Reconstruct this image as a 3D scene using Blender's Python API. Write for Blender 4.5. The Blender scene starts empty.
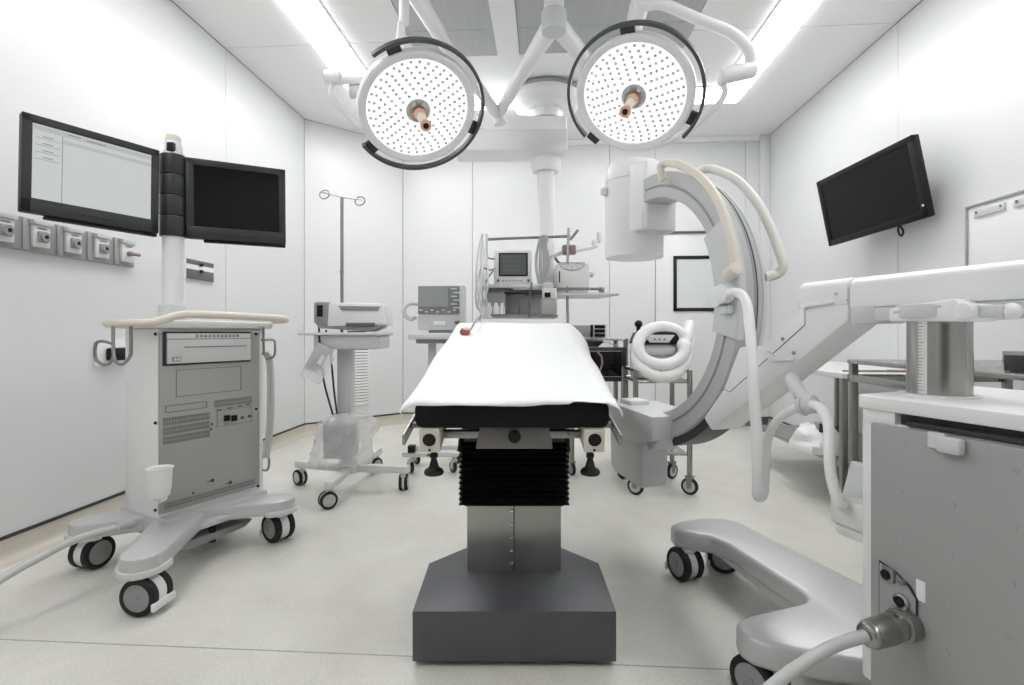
import bpy, bmesh, math, random
from mathutils import Matrix, Vector, noise
random.seed(7)
S = bpy.context.scene
COL = S.collection
PI = math.pi

# ---------------------------------------------------------------- camera, world, exposure
F, PX, PY, EYE = 512.0, 512.0, 333.0, 1.0          # focal length in pixels, principal point, eye height
cd = bpy.data.cameras.new('camera')
cd.sensor_width = 36.0
cd.lens = 18.0
cd.shift_x = 0.0
cd.shift_y = -(342.5 - PY) / 1024.0
cd.clip_start = 0.02
cam = bpy.data.objects.new('camera', cd)
COL.objects.link(cam)
cam.location = (0, 0, EYE)
cam.rotation_euler = (PI / 2, 0, 0)
S.camera = cam
wd = bpy.data.worlds.new('world')
wd.use_nodes = True
wd.node_tree.nodes['Background'].inputs[0].default_value = (0.9, 0.95, 1.0, 1)
wd.node_tree.nodes['Background'].inputs[1].default_value = 0.2
S.world = wd
vs = S.view_settings
vs.view_transform = 'Standard'
vs.look = 'None'
vs.gamma = 1.0
vs.use_curve_mapping = False
vs.exposure = 0.0
STRIP_POWER = 13.4        # radiance of the ceiling light strips
LED_POWER = 1.25          # radiance of the surgical light faces
S.cycles.max_bounces = 10
S.cycles.diffuse_bounces = 7
S.cycles.sample_clamp_indirect = 6.0
S.cycles.use_denoising = True


# ---------------------------------------------------------------- materials
def lin(r, g, b):
    def c(v):
        v /= 255.0
        return v / 12.92 if v <= 0.04045 else ((v + 0.055) / 1.055) ** 2.4
    return (c(r), c(g), c(b), 1)


def mat(name, rgb, rough=0.5, metal=0.0, var=0.04, scale=14.0, bump=0.0, bscale=60.0, spec=0.5, rvar=0.06,
        stretch=None, coat=0.0):
    m = bpy.data.materials.new(name)
    m.use_nodes = True
    n, l = m.node_tree.nodes, m.node_tree.links
    p = n['Principled BSDF']
    p.inputs['Metallic'].default_value = metal
    p.inputs['Specular IOR Level'].default_value = spec
    p.inputs['Coat Weight'].default_value = coat
    tc = n.new('ShaderNodeTexCoord')
    src = tc.outputs['Object']
    if stretch:
        mp = n.new('ShaderNodeMapping')
        mp.inputs['Scale'].default_value = stretch
        l.new(src, mp.inputs[0])
        src = mp.outputs[0]
    nz = n.new('ShaderNodeTexNoise')
    nz.inputs['Scale'].default_value = scale
    nz.inputs['Detail'].default_value = 4
    l.new(src, nz.inputs['Vector'])
    c = lin(*rgb)
    mx = n.new('ShaderNodeMixRGB')
    mx.inputs[1].default_value = tuple(min(1, v * (1 - var)) for v in c[:3]) + (1,)
    mx.inputs[2].default_value = tuple(min(1, v * (1 + var)) for v in c[:3]) + (1,)
    l.new(nz.outputs['Fac'], mx.inputs[0])
    l.new(mx.outputs[0], p.inputs['Base Color'])
    mr = n.new('ShaderNodeMapRange')
    mr.inputs[3].default_value = max(0.02, rough - rvar)
    mr.inputs[4].default_value = min(1, rough + rvar)
    l.new(nz.outputs['Fac'], mr.inputs[0])
    l.new(mr.outputs[0], p.inputs['Roughness'])
    if bump:
        bz = n.new('ShaderNodeTexNoise')
        bz.inputs['Scale'].default_value = bscale
        bz.inputs['Detail'].default_value = 3
        l.new(src, bz.inputs['Vector'])
        bp = n.new('ShaderNodeBump')
        bp.inputs['Strength'].default_value = bump
        bp.inputs['Distance'].default_value = 0.004
        l.new(bz.outputs['Fac'], bp.inputs['Height'])
        l.new(bp.outputs[0], p.inputs['Normal'])
    return m


def glow(name, rgb, power):
    m = bpy.data.materials.new(name)
    m.use_nodes = True
    n, l = m.node_tree.nodes, m.node_tree.links
    p = n['Principled BSDF']
    p.inputs['Base Color'].default_value = lin(12, 12, 12)
    p.inputs['Specular IOR Level'].default_value = 0.3
    p.inputs['Emission Color'].default_value = lin(*rgb)
    p.inputs['Emission Strength'].default_value = power
    p.inputs['Roughness'].default_value = 0.4
    return m


def filmy(name, rgb, alpha, rough):
    m = mat(name, rgb, rough, 0, 0.03, 9, 0.5, 26)
    m.node_tree.nodes['Principled BSDF'].inputs['Alpha'].default_value = alpha
    return m


def floor_material():
    m = bpy.data.materials.new('vinyl floor')
    m.use_nodes = True
    n, l = m.node_tree.nodes, m.node_tree.links
    p = n['Principled BSDF']
    tc = n.new('ShaderNodeTexCoord')
    fine = n.new('ShaderNodeTexNoise')
    fine.inputs['Scale'].default_value = 130
    fine.inputs['Detail'].default_value = 3
    big = n.new('ShaderNodeTexNoise')
    big.inputs['Scale'].default_value = 2.1
    big.inputs['Detail'].default_value = 5
    big.inputs['Roughness'].default_value = 0.6
    for q in (fine, big):
        l.new(tc.outputs['Object'], q.inputs['Vector'])
    r1 = n.new('ShaderNodeValToRGB')
    r1.color_ramp.elements[0].position = 0.32
    r1.color_ramp.elements[0].color = lin(209, 206, 199)
    r1.color_ramp.elements[1].position = 0.62
    r1.color_ramp.elements[1].color = lin(226, 224, 218)
    l.new(big.outputs['Fac'], r1.inputs[0])
    r2 = n.new('ShaderNodeValToRGB')
    r2.color_ramp.elements[0].position = 0.35
    r2.color_ramp.elements[0].color = (0.86, 0.86, 0.86, 1)
    r2.color_ramp.elements[1].position = 0.7
    r2.color_ramp.elements[1].color = (1, 1, 1, 1)
    l.new(fine.outputs['Fac'], r2.inputs[0])
    mx = n.new('ShaderNodeMixRGB')
    mx.blend_type = 'MULTIPLY'
    mx.inputs[0].default_value = 1
    l.new(r1.outputs[0], mx.inputs[1])
    l.new(r2.outputs[0], mx.inputs[2])
    l.new(mx.outputs[0], p.inputs['Base Color'])
    mr = n.new('ShaderNodeMapRange')
    mr.inputs[3].default_value = 0.24
    mr.inputs[4].default_value = 0.42
    l.new(big.outputs['Fac'], mr.inputs[0])
    l.new(mr.outputs[0], p.inputs['Roughness'])
    return m


M = {
    'wall': mat('wall panel white', (217, 218, 219), 0.33, 0, 0.012, 3, rvar=0.04),
    'ceil': mat('ceiling panel white', (240, 241, 241), 0.5, 0, 0.012, 3),
    'gasket': mat('panel joint grey', (120, 122, 124), 0.7),
    'diffuser': mat('perforated diffuser grey', (186, 188, 189), 0.7, 0, 0.1, 30, 0.3, 200, stretch=(1, 0.06, 1)),
    'floor': floor_material(),
    'cove': mat('cove vinyl beige', (196, 190, 178), 0.42, 0, 0.05, 60),
    'black': mat('black plastic', (17, 17, 18), 0.42, 0, 0.1, 30, spec=0.3),
    'strip_black': mat('black rubber trim', (40, 40, 41), 0.5),
    'char': mat('charcoal plastic', (50, 52, 53), 0.4, 0, 0.08, 30, spec=0.35),
    'ring': mat('dark grey rail', (72, 74, 76), 0.42, 0, 0.06, 20),
    'screen': mat('dark glass screen', (11, 11, 12), 0.12, 0, 0.05, 5, rvar=0.02, spec=0.25),
    'tvscreen': mat('matt television screen', (12, 12, 13), 0.25, 0, 0.05, 5, rvar=0.02, spec=0.22),
    'white': mat('white enamel', (231, 232, 232), 0.33, 0, 0.015, 10),
    'offwhite': mat('off white plastic', (219, 220, 218), 0.38, 0, 0.02, 12),
    'lightgrey': mat('light grey plastic', (204, 206, 206), 0.4, 0, 0.02, 12),
    'midgrey': mat('mid grey plastic', (150, 152, 152), 0.42, 0, 0.03, 14),
    'cartgrey': mat('warm grey sheet metal', (163, 164, 160), 0.42, 0.0, 0.02, 40),
    'darkgrey': mat('dark grey plastic', (96, 98, 100), 0.45, 0, 0.04, 14),
    'panel': mat('grey painted panel', (160, 161, 160), 0.4, 0.0, 0.03, 7),
    'silver': mat('silver paint', (198, 199, 199), 0.36, 0.35, 0.03, 60),
    'steel': mat('brushed steel', (165, 165, 162), 0.26, 0.95, 0.06, 30, 0.0, stretch=(1, 1, 0.03)),
    'rawsteel': mat('dull steel', (150, 150, 147), 0.36, 0.9, 0.08, 20),
    'chrome': mat('chrome', (205, 205, 205), 0.16, 1.0, 0.03, 10),
    'base': mat('slate grey enamel', (80, 81, 84), 0.42, 0.15, 0.03, 12),
    'rubber': mat('black rubber', (20, 20, 21), 0.65, 0, 0.1, 40),
    'leather': mat('black upholstery', (9, 9, 10), 0.55, 0, 0.1, 60, 0.15, 160, spec=0.22),
    'cloth': mat('white drape cloth', (248, 249, 250), 0.85, 0, 0.01, 8, 0.25, 22, spec=0.2),
    'beige': mat('beige hose', (221, 214, 202), 0.42, 0, 0.03, 9),
    'ivory': mat('ivory tube', (222, 220, 214), 0.42, 0, 0.03, 9),
    'hose': mat('white corrugated hose', (236, 237, 237), 0.45, 0, 0.02, 12),
    'cable': mat('grey cable jacket', (190, 191, 190), 0.4, 0, 0.03, 12),
    'copper': mat('copper orange handle ring', (226, 172, 146), 0.4, 0.0, 0.05, 12),
    'red': mat('dull red plastic', (166, 78, 78), 0.35, 0, 0.05, 20),
    'rose': mat('rose brown plastic', (142, 120, 118), 0.45, 0, 0.05, 20),
    'led_dot': mat('led lens grey', (205, 207, 209), 0.25, 0, 0.04, 20),
    'glass': mat('frosted door glass', (214, 217, 218), 0.12, 0, 0.02, 3, rvar=0.02),
    'dispgrey': mat('display face grey', (128, 130, 131), 0.35, 0, 0.04, 14),
    'headsteel': mat('dark column head steel', (118, 116, 113), 0.4, 0.6, 0.05, 10),
    'ringgrey': mat('c ring grey', (184, 186, 186), 0.36, 0.1, 0.02, 12),
    'satin': mat('satin steel', (176, 176, 172), 0.34, 0.9, 0.04, 5),
    'paper': mat('printed label grey', (148, 150, 150), 0.6, 0, 0.35, 26),
    'bag': filmy('clear plastic bag', (238, 240, 241), 0.36, 0.22),
    'lightstrip': glow('light strip diffuser', (253, 253, 252), STRIP_POWER),
    'led': glow('led face', (252, 253, 255), LED_POWER),
    'lit': glow('lit monitor screen', (200, 202, 203), 0.95),
    'litgrey': glow('lit monitor grey bar', (178, 180, 182), 1.0),
    'litdark': glow('lit monitor dark', (128, 131, 133), 0.9),
    'dimscreen': glow('dim lit screen', (84, 87, 87), 0.8),
    'trace': glow('screen trace', (120, 124, 126), 0.8),
}


# ---------------------------------------------------------------- mesh builder
def tr(x=0, y=0, z=0):
    return Matrix.Translation((x, y, z))


def rz(a):
    return Matrix.Rotation(a, 4, 'Z')


def rx(a):
    return Matrix.Rotation(a, 4, 'X')


def ry(a):
    return Matrix.Rotation(a, 4, 'Y')


def basis(o, x, y, z):
    x, y, z = Vector(x), Vector(y), Vector(z)
    return Matrix(((x.x, y.x, z.x, o[0]), (x.y, y.y, z.y, o[1]), (x.z, y.z, z.z, o[2]), (0, 0, 0, 1)))


def frame_to(p0, p1):
    p0, p1 = Vector(p0), Vector(p1)
    d = p1 - p0
    return tr(*p0) @ d.to_track_quat('Z', 'Y').to_matrix().to_4x4(), d.length


def spline(pts, per=8, closed=False):
    pts = [Vector(p) for p in pts]
    if len(pts) < 3:
        return pts
    out = []
    n = len(pts)
    rng = n if closed else n - 1
    for i in range(rng):
        if closed:
            p0, p1, p2, p3 = pts[(i - 1) % n], pts[i], pts[(i + 1) % n], pts[(i + 2) % n]
        else:
            p1, p2 = pts[i], pts[i + 1]
            p0 = pts[i - 1] if i else p1 * 2 - p2
            p3 = pts[i + 2] if i + 2 < n else p2 * 2 - p1
        for k in range(per):
            t = k / per
            out.append(0.5 * ((2 * p1) + (p2 - p0) * t + (2 * p0 - 5 * p1 + 4 * p2 - p3) * t * t
                              + (3 * p1 - p0 - 3 * p2 + p3) * t ** 3))
    if not closed:
        out.append(pts[-1])
    return out


class B:
    """collects shapes (in the frame m) and links them as ONE mesh object"""

    def __init__(s, m=None):
        s.bm = bmesh.new()
        s.m = m or Matrix()

    def _add(s, t, m=None):
        t.transform(s.m @ (m or Matrix()))
        me = bpy.data.meshes.new('tmp')
        t.to_mesh(me)
        t.free()
        s.bm.from_mesh(me)
        bpy.data.meshes.remove(me)
        return s

    def box(s, c, size, bev=0.0, m=None, seg=2):
        t = bmesh.new()
        bmesh.ops.create_cube(t, size=1)
        for v in t.verts:
            v.co = Vector((v.co.x * size[0], v.co.y * size[1], v.co.z * size[2]))
        if bev > 0:
            bmesh.ops.bevel(t, geom=t.edges[:], offset=min(bev, min(size) * 0.49), segments=seg, affect='EDGES', profile=0.5)
        return s._add(t, (m or Matrix()) @ tr(*c))

    def span(s, lo, hi, bev=0.0, m=None, seg=2):
        return s.box([(a + b) / 2 for a, b in zip(lo, hi)], [abs(b - a) for a, b in zip(lo, hi)], bev, m, seg)

    def cyl(s, p0, p1, r, r1=None, seg=20, bev=0.0):
        fm, ln = frame_to(p0, p1)
        t = bmesh.new()
        bmesh.ops.create_cone(t, cap_ends=True, segments=seg, radius1=r, radius2=r if r1 is None else r1, depth=ln)
        if bev > 0:
            ed = [e for e in t.edges if len(e.link_faces) == 2 and any(len(f.verts) > 4 for f in e.link_faces)]
            bmesh.ops.bevel(t, geom=ed, offset=bev, segments=2, affect='EDGES', profile=0.5)
        return s._add(t, fm @ tr(0, 0, ln / 2))

    def sphere(s, c, r, sc=(1, 1, 1), m=None, seg=14):
        t = bmesh.new()
        bmesh.ops.create_uvsphere(t, u_segments=seg, v_segments=max(6, seg * 2 // 3), radius=r)
        for v in t.verts:
            v.co = Vector((v.co.x * sc[0], v.co.y * sc[1], v.co.z * sc[2]))
        return s._add(t, (m or Matrix()) @ tr(*c))

    def tube(s, pts, r, seg=10, per=8, smooth=True, closed=False, rfun=None, cap=True):
        P = spline(pts, per, closed) if smooth else [Vector(p) for p in pts]
        t = bmesh.new()
        n = len(P)
        up = None
        rings = []
        for i, p in enumerate(P):
            if closed:
                d = P[(i + 1) % n] - P[i - 1]
            else:
                d = P[min(i + 1, n - 1)] - P[max(i - 1, 0)]
            d.normalize()
            if up is None:
                up = Vector((0, 0, 1)) if abs(d.z) < 0.9 else Vector((1, 0, 0))
            sx = d.cross(up).normalized()
            up = sx.cross(d).normalized()
            rr = r if rfun is None else r * rfun(i / max(1, n - 1))
            rings.append([t.verts.new(p + (sx * math.cos(a) + up * math.sin(a)) * rr)
                          for a in [2 * PI * k / seg for k in range(seg)]])
        for i in range(n if closed else n - 1):
            a, b = rings[i], rings[(i + 1) % n]
            for k in range(seg):
                t.faces.new((a[k], a[(k + 1) % seg], b[(k + 1) % seg], b[k]))
        if cap and not closed:
            t.faces.new(rings[0][::-1])
            t.faces.new(rings[-1])
        bmesh.ops.recalc_face_normals(t, faces=t.faces[:])
        return s._add(t)

    def prism(s, poly, z0, z1, bev=0.0, m=None, seg=2):
        """polygon in the local xy plane pulled from z0 to z1"""
        t = bmesh.new()
        lo = [t.verts.new((p[0], p[1], z0)) for p in poly]
        hi = [t.verts.new((p[0], p[1], z1)) for p in poly]
        n = len(poly)
        t.faces.new(lo[::-1])
        t.faces.new(hi)
        for i in range(n):
            t.faces.new((lo[i], lo[(i + 1) % n], hi[(i + 1) % n], hi[i]))
        bmesh.ops.recalc_face_normals(t, faces=t.faces[:])
        if bev > 0:
            bmesh.ops.bevel(t, geom=t.edges[:], offset=bev, segments=seg, affect='EDGES', profile=0.5, clamp_overlap=True)
        return s._add(t, m)

    def lathe(s, prof, seg=32, m=None):
        t = bmesh.new()
        rings = []
        for r, z in prof:
            if r < 1e-6:
                rings.append([t.verts.new((0, 0, z))])
            else:
                rings.append([t.verts.new((r * math.cos(2 * PI * k / seg), r * math.sin(2 * PI * k / seg), z)) for k in range(seg)])
        for a, b in zip(rings, rings[1:]):
            for k in range(seg):
                q = [a[k % len(a)], a[(k + 1) % len(a)], b[(k + 1) % len(b)], b[k % len(b)]]
                q = [v for i, v in enumerate(q) if v not in q[:i]]
                if len(q) > 2:
                    t.faces.new(q)
        bmesh.ops.recalc_face_normals(t, faces=t.faces[:])
        return s._add(t, m)

    def sweep(s, section, path, closed=False, caps=True):
        """section: list of (x, y); path: list of 4x4 matrices (local z = along)"""
        t = bmesh.new()
        rings = [[t.verts.new(mm @ Vector((x, y, 0))) for x, y in section] for mm in path]
        n = len(section)
        for a, b in zip(rings, rings[1:]):
            for k in range(n):
                t.faces.new((a[k], a[(k + 1) % n], b[(k + 1) % n], b[k]))
        if caps:
            t.faces.new(rings[0][::-1])
            t.faces.new(rings[-1])
        bmesh.ops.recalc_face_normals(t, faces=t.faces[:])
        return s._add(t)

    def faces(s, verts, faces):
        t = bmesh.new()
        vv = [t.verts.new(v) for v in verts]
        for f in faces:
            t.faces.new([vv[i] for i in f])
        return s._add(t)

    def make(s, name, material, parent=None, ang=38, label=None, kind=None):
        loc = Vector((0, 0, 0))
        q = parent
        while q is not None:
            loc += q.location
            q = q.parent
        org = Vector((0, 0, 0))
        if parent is None:                       # a thing of one mesh: its origin at the middle of its base
            xs = [v.co for v in s.bm.verts]
            org = Vector(((min(v.x for v in xs) + max(v.x for v in xs)) / 2,
                          (min(v.y for v in xs) + max(v.y for v in xs)) / 2, min(v.z for v in xs)))
        s.bm.transform(Matrix.Translation(-(loc + org)))
        me = bpy.data.meshes.new(name)
        s.bm.to_mesh(me)
        s.bm.free()
        me.materials.append(M[material])
        me.shade_smooth()
        me.set_sharp_from_angle(angle=math.radians(ang))
        o = bpy.data.objects.new(name, me)
        COL.objects.link(o)
        o.location = org
        if parent is not None:
            o.parent = parent
        if label:
            o['label'] = label
        if kind:
            o['kind'] = kind
        return o


def thing(name, label, cat, loc, group=None):
    o = bpy.data.objects.new(name, None)
    o.empty_display_size = 0.1
    COL.objects.link(o)
    o.location = loc
    o['label'] = label
    o['category'] = cat
    if group:
        o['group'] = group
    return o


def tag(o, label, cat, group=None):
    o['label'] = label
    o['category'] = cat
    if group:
        o['group'] = group
    return o


def struct(b, name, material, parent=None):
    o = b.make(name, material, parent)
    if parent is None:
        o['kind'] = 'structure'
    return o


def W(px, py, d):
    """world point seen at pixel (px, py) at depth d"""
    return Vector(((px - PX) / F * d, d, EYE - (py - PY) / F * d))


def on_plane(px, py, o, n):
    r = Vector(((px - PX) / F, 1, -(py - PY) / F))
    o, n = Vector(o), Vector(n)
    e = Vector((0, 0, EYE))
    return e + r * ((o - e).dot(n) / r.dot(n))


# ---------------------------------------------------------------- the room (u = right, v = deep, turned a little)
RA = -0.0644
R = rz(RA)
UL, UR, VB, VF, H = -2.355, 2.378, 5.624, -1.6, 3.1
CH_V, CH_U = 4.879, -1.5825      # where the left chamfer starts and ends


def Rw(u, v, z):
    return R @ Vector((u, v, z))


b = B(R)
b.prism([(UL - .2, VF - .2), (UR + .2, VF - .2), (UR + .2, VB + .2), (UL - .2, VB + .2)], -0.1, 0.0)
floor = struct(b, 'floor', 'floor')
b = B(R)
b.box(((UL + UR) / 2, 1.56, 0.0004), (UR - UL - .12, 0.004, 0.0008))
b.make('weld_seam', 'cartgrey', floor)


def wall(name, a, bb, pieces, z0=0.0):
    """a -> bb: (u, v) of the wall's face, room on the left hand; pieces: (s0, s1, z0, z1)"""
    a, bb = Vector(a), Vector(bb)
    d = (bb - a)
    ln = d.length
    d.normalize()
    n = Vector((-d.y, d.x))            # into the room
    fm = R @ basis((a.x, a.y, 0), (d.x, d.y, 0), (n.x, n.y, 0), (0, 0, 1))
    q = B(fm)
    q.span((-0.1, -0.14, 0), (ln + 0.1, -0.022, H + .1))
    w = struct(q, name, 'gasket')
    for s0, s1, za, zb in pieces:
        q = B(fm)
        q.span((s0 + .002, -0.022, za + .002), (s1 - .002, 0, zb - .002), 0.0015, seg=1)
        q.make('panel', 'wall', w)
    return w, fm, ln


SK = 0.112
# left wall, walked so that the room lies on its left: from deep to near
wl, FL_, lnl = wall('wall_left', (UL, CH_V), (UL, VF), [(0, CH_V - 3.642, SK, H), (CH_V - 3.642, CH_V - VF, SK, H)])
wc, FC_, lnc = wall('wall_back_left', (CH_U, VB), (UL, CH_V), [(0, math.hypot(CH_U - UL, VB - CH_V), SK, H)])
# back wall: from right to left
DU0, DU1, DZ = 1.19, 2.14, 2.08       # door, in u
SE = (0.70, -0.80)                    # seams, in u
wb, FB_, lnb = wall('wall_back', (UR, VB), (CH_U, VB),
                    [(0, UR - DU1, SK, H), (UR - DU1, UR - DU0, DZ, H), (UR - DU0, UR - SE[0], SK, H),
                     (UR - SE[0], UR - SE[1], SK, H), (UR - SE[1], UR - CH_U, SK, H)])
wr, FR_, lnr = wall('wall_right', (UR, VF), (UR, VB), [(0, 3.618 - VF, SK, H), (3.618 - VF, VB - VF, SK, H)])
wf, FF_, lnf = wall('wall_front', (UL, VF), (UR, VF), [(k * 1.183, k * 1.183 + 1.183, SK, H) for k in range(4)])


q = B(FF_)
for s0_ in (1.55, 2.36):  # unseen dark doors, added so the steel column has something dark to reflect
    q = B(FF_)
    q.span((s0_, -0.01, 0.01), (s0_ + .80, .012, 2.1), .004)
    d2 = struct(q, 'added_dark_door', 'darkgrey')
    q = B(FF_)
    q.span((s0_ + .25, .010, 1.2), (s0_ + .55, .016, 1.75), .002)
    q.make('glass', 'screen', d2)


def cove(name, fm, ln, s0=0.0):
    prof = [(0, 0)] + [(0.055 - 0.055 * math.sin(a) + 0.0, 0.055 - 0.055 * math.cos(a)) for a in
                       [k * PI / 2 / 6 for k in range(7)]] + [(0.0, 0.1), (-0.02, 0.1), (-0.02, 0)]
    prof = [(0.06, 0.0005), (0.045, 0.002), (0.03, 0.007), (0.017, 0.017), (0.009, 0.03), (0.005, 0.045), (0.004, 0.1),
            (-0.02, 0.1), (-0.02, 0.0005)]
    q = B(fm)
    q.sweep([(y, z) for y, z in prof], [Matrix(((0, 0, 1, s), (1, 0, 0, 0), (0, 1, 0, 0), (0, 0, 0, 1))) for s in (s0, ln)])
    o = struct(q, name, 'cove')
    q = B(fm)
    q.span((s0, -0.02, 0.1), (ln, 0.008, 0.114), 0.002, seg=1)
    q.make('trim_strip', 'strip_black', o)


cove('baseboard_left', FL_, lnl)
cove('baseboard_back_left', FC_, lnc)
cove('baseboard_back', FB_, lnb, UR - DU0)
cove('baseboard_right', FR_, lnr)

# corner and ceiling trims at the back
b = B(R)
b.span((CH_U + .02, VB - .035, H - .05), (UR - .06, VB, H - 0.001), 0.004)
struct(b, 'trim_1', 'ceil')
b = B(R)
b.span((UR - .10, VB - .05, 0.114), (UR - .001, VB - .0, H - .001), 0.004)
struct(b, 'trim_2', 'wall')

# ceiling
b = B(R)
b.span((UL - .2, VF - .2, H + .02), (UR + .2, VB + .2, H + .12))
ceil = struct(b, 'ceiling', 'gasket')
CS = 3.63
DD = 3.86                                  # rear edge of the grey diffusers
D0, D1, D2, D3 = -0.97, -0.359, -0.19, 1.02


def cpanel(poly, material='ceil', name='panel', z0=H, z1=H + .02):
    q = B(R)
    q.prism(poly, z0, z1, 0.0015, seg=1)
    return q.make(name, material, ceil)


g = .0022


def rect(u0, u1, v0, v1):
    return [(u0 + g, v0 + g), (u1 - g, v0 + g), (u1 - g, v1 - g), (u0 + g, v1 - g)]


cpanel([(UL, CS + g), (D0, CS + g), (D0, DD), (D3, DD), (D3, CS + g), (UR, CS + g), (UR, VB), (CH_U, VB), (UL, CH_V)])
for v0, v1 in ((VF, 0.4), (0.4, CS)):
    cpanel(rect(UL, D0, v0, v1))
    cpanel(rect(D3, UR, v0, v1))
cpanel(rect(D1, D2, VF, DD), z0=H - .012)
for u0, u1 in ((D0, D1), (D2, D3)):
    for v0, v1 in ((VF, -0.2), (-0.2, 1.7), (1.7, 3.53), (3.53, DD)):
        cpanel(rect(u0, u1, v0, v1), 'diffuser', 'diffuser_panel', z0=H + .006, z1=H + .022)

# U-shaped run of ceiling light strips
for nm, (u0, u1, v0, v1), lab in (
        ('left', (-1.681, -1.422, -1.2, 4.45), 'long bright ceiling light strip running along the left side'),
        ('right', (1.483, 1.73, -1.2, 4.45), 'long bright ceiling light strip running along the right side'),
        ('rear', (-1.681, 1.73, 4.452, 4.74), 'bright ceiling light strip across the rear, joining both side strips')):
    root = thing('ceiling_light_strip', lab, 'light', Rw((u0 + u1) / 2, (v0 + v1) / 2, H))
    q = B(R)
    q.span((u0 + .004, v0 + .002, H - .024), (u1 - .004, v1 - .002, H - .004), .004)
    q.make('diffuser', 'lightstrip', root)
    q = B(R)
    for x0, x1, y0, y1 in ((u0, u0 + .004, v0, v1), (u1 - .004, u1, v0, v1), (u0, u1, v0, v0 + .002), (u0, u1, v1 - .002, v1)):
        q.span((x0, y0, H - .013), (x1, y1, H))
    q.make('frame', 'white', root)

# door in the back wall
q = B(FB_)
s0, s1 = UR - DU1, UR - DU0
q.span((s0 + .004, -0.02, 0.006), (s1 - .004, 0.004, DZ - .006), 0.003)
door = struct(q, 'door_1', 'wall')
q = B(FB_)
q.span((s0 - .02, 0.0, DZ - .004), (s1 + .03, 0.03, DZ + .014), 0.003)
q.make('head_rail', 'darkgrey', door)
wA, wB_ = UR - 1.375, UR - 2.0      # window of the door, along the wall
z0, z1 = 1.235, 1.83
q = B(FB_)
for lo, hi in (((wB_, .004, z0), (wB_ + 0.62, .018, z0 + .035)), ((wB_, .004, z1 - .035), (wB_ + .62, .018, z1)),
               ((wB_, .004, z0), (wB_ + .035, .018, z1)), ((wB_ + .585, .004, z0), (wB_ + .62, .018, z1))):
    q.span(lo, hi, .002)
q.make('window_frame', 'black', door)
q = B(FB_)
q.span((wB_ + .03, .004, z0 + .03), (wB_ + .59, .008, z1 - .03))
q.make('glass', 'glass', door)
q = B(FB_)
q.cyl((s1 - .07, .004, 0.99), (s1 - .07, .05, 0.99), .012)
q.sphere((s1 - .07, .06, 0.99), .03)
q.make('door_knob', 'black', door)

# wall grille in the back left wall
root = thing('wall_grille', 'white louvred air grille low on the back left wall behind the printer cart', 'grille',
             FC_ @ Vector((0.53, 0, .24)))
q = B(FC_)
ga, gb = lnc - .67, lnc - .42
for lo, hi in (((ga, 0, .24), (ga + .012, .014, .86)), ((gb - .012, 0, .24), (gb, .014, .86)), ((ga, 0, .848), (gb, .014, .86)),
               ((ga, 0, .24), (gb, .014, .252))):
    q.span(lo, hi, .002, seg=1)
q.make('frame', 'white', root)
q = B(FC_)
q.span((ga + .01, 0.0005, .25), (gb - .01, .002, .85))
q.make('backing', 'darkgrey', root)
for k in range(20):
    q = B(FC_)
    q.box(((ga + gb) / 2, .008, .266 + k * .0302), (gb - ga - .02, .004, .023), m=None)
    q.make('slat', 'white', root)


# ---------------------------------------------------------------- shared parts
def caster(par, x, y, dia, yaw, top, hood='white', hub='midgrey', twin=True, w=0.026, gap=0.03, trail=0.02, brake=False):
    """a caster under (x, y): child 'caster' with wheels as sub-parts"""
    fm = tr(x, y, 0) @ rz(yaw)
    r = dia / 2
    q = B(fm)
    q.cyl((0, 0, dia * .9), (0, 0, top), .013, seg=12)
    if twin:
        q.cyl((-gap / 2, trail, r), (gap / 2, trail, r), r * .93, seg=24)
        q.box((0, trail * .4, dia * .93), (gap + w * .8, r * .9, .018), .005)
        offs = (-(gap + w) / 2, (gap + w) / 2)
    else:
        for sx in (-1, 1):
            q.prism([(-.022, dia + .006), (.022, dia + .006), (trail + .012, r - .012), (trail - .012, r - .012)], sx * (w / 2 + .004) - .002,
                    sx * (w / 2 + .004) + .002, m=basis((0, 0, 0), (0, 1, 0), (0, 0, 1), (1, 0, 0)))
        q.box((0, 0, dia + .008), (w + .016, .05, .01), .002)
        q.cyl((-w / 2 - .01, trail, r), (w / 2 + .01, trail, r), .007, seg=10)
        offs = (0,)
    if brake:
        q.box((0, trail + r * .95, r * .55), (gap + w * 2.4, .012, .03), .004)
    c = q.make('caster', hood, par)
    for o in offs:
        q = B(fm)
        q.lathe([(r * .72, -w / 2), (r * .93, -w / 2), (r, -w * .3), (r, w * .3), (r * .93, w / 2), (r * .72, w / 2), (r * .72, -w / 2)], 26,
                tr(o, trail, r) @ ry(PI / 2))
        q.make('wheel', 'rubber', c)
        q = B(fm)
        q.cyl((o - w * .46, trail, r), (o + w * .46, trail, r), r * .74, seg=24, bev=.002)
        q.cyl((o - w * .6, trail, r), (o + w * .6, trail, r), r * .16, seg=12)
        q.make('hub_cap', hub, c)
    return c


def ring_poly(fm, pts):
    return [fm @ Vector(p) for p in pts]


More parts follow.
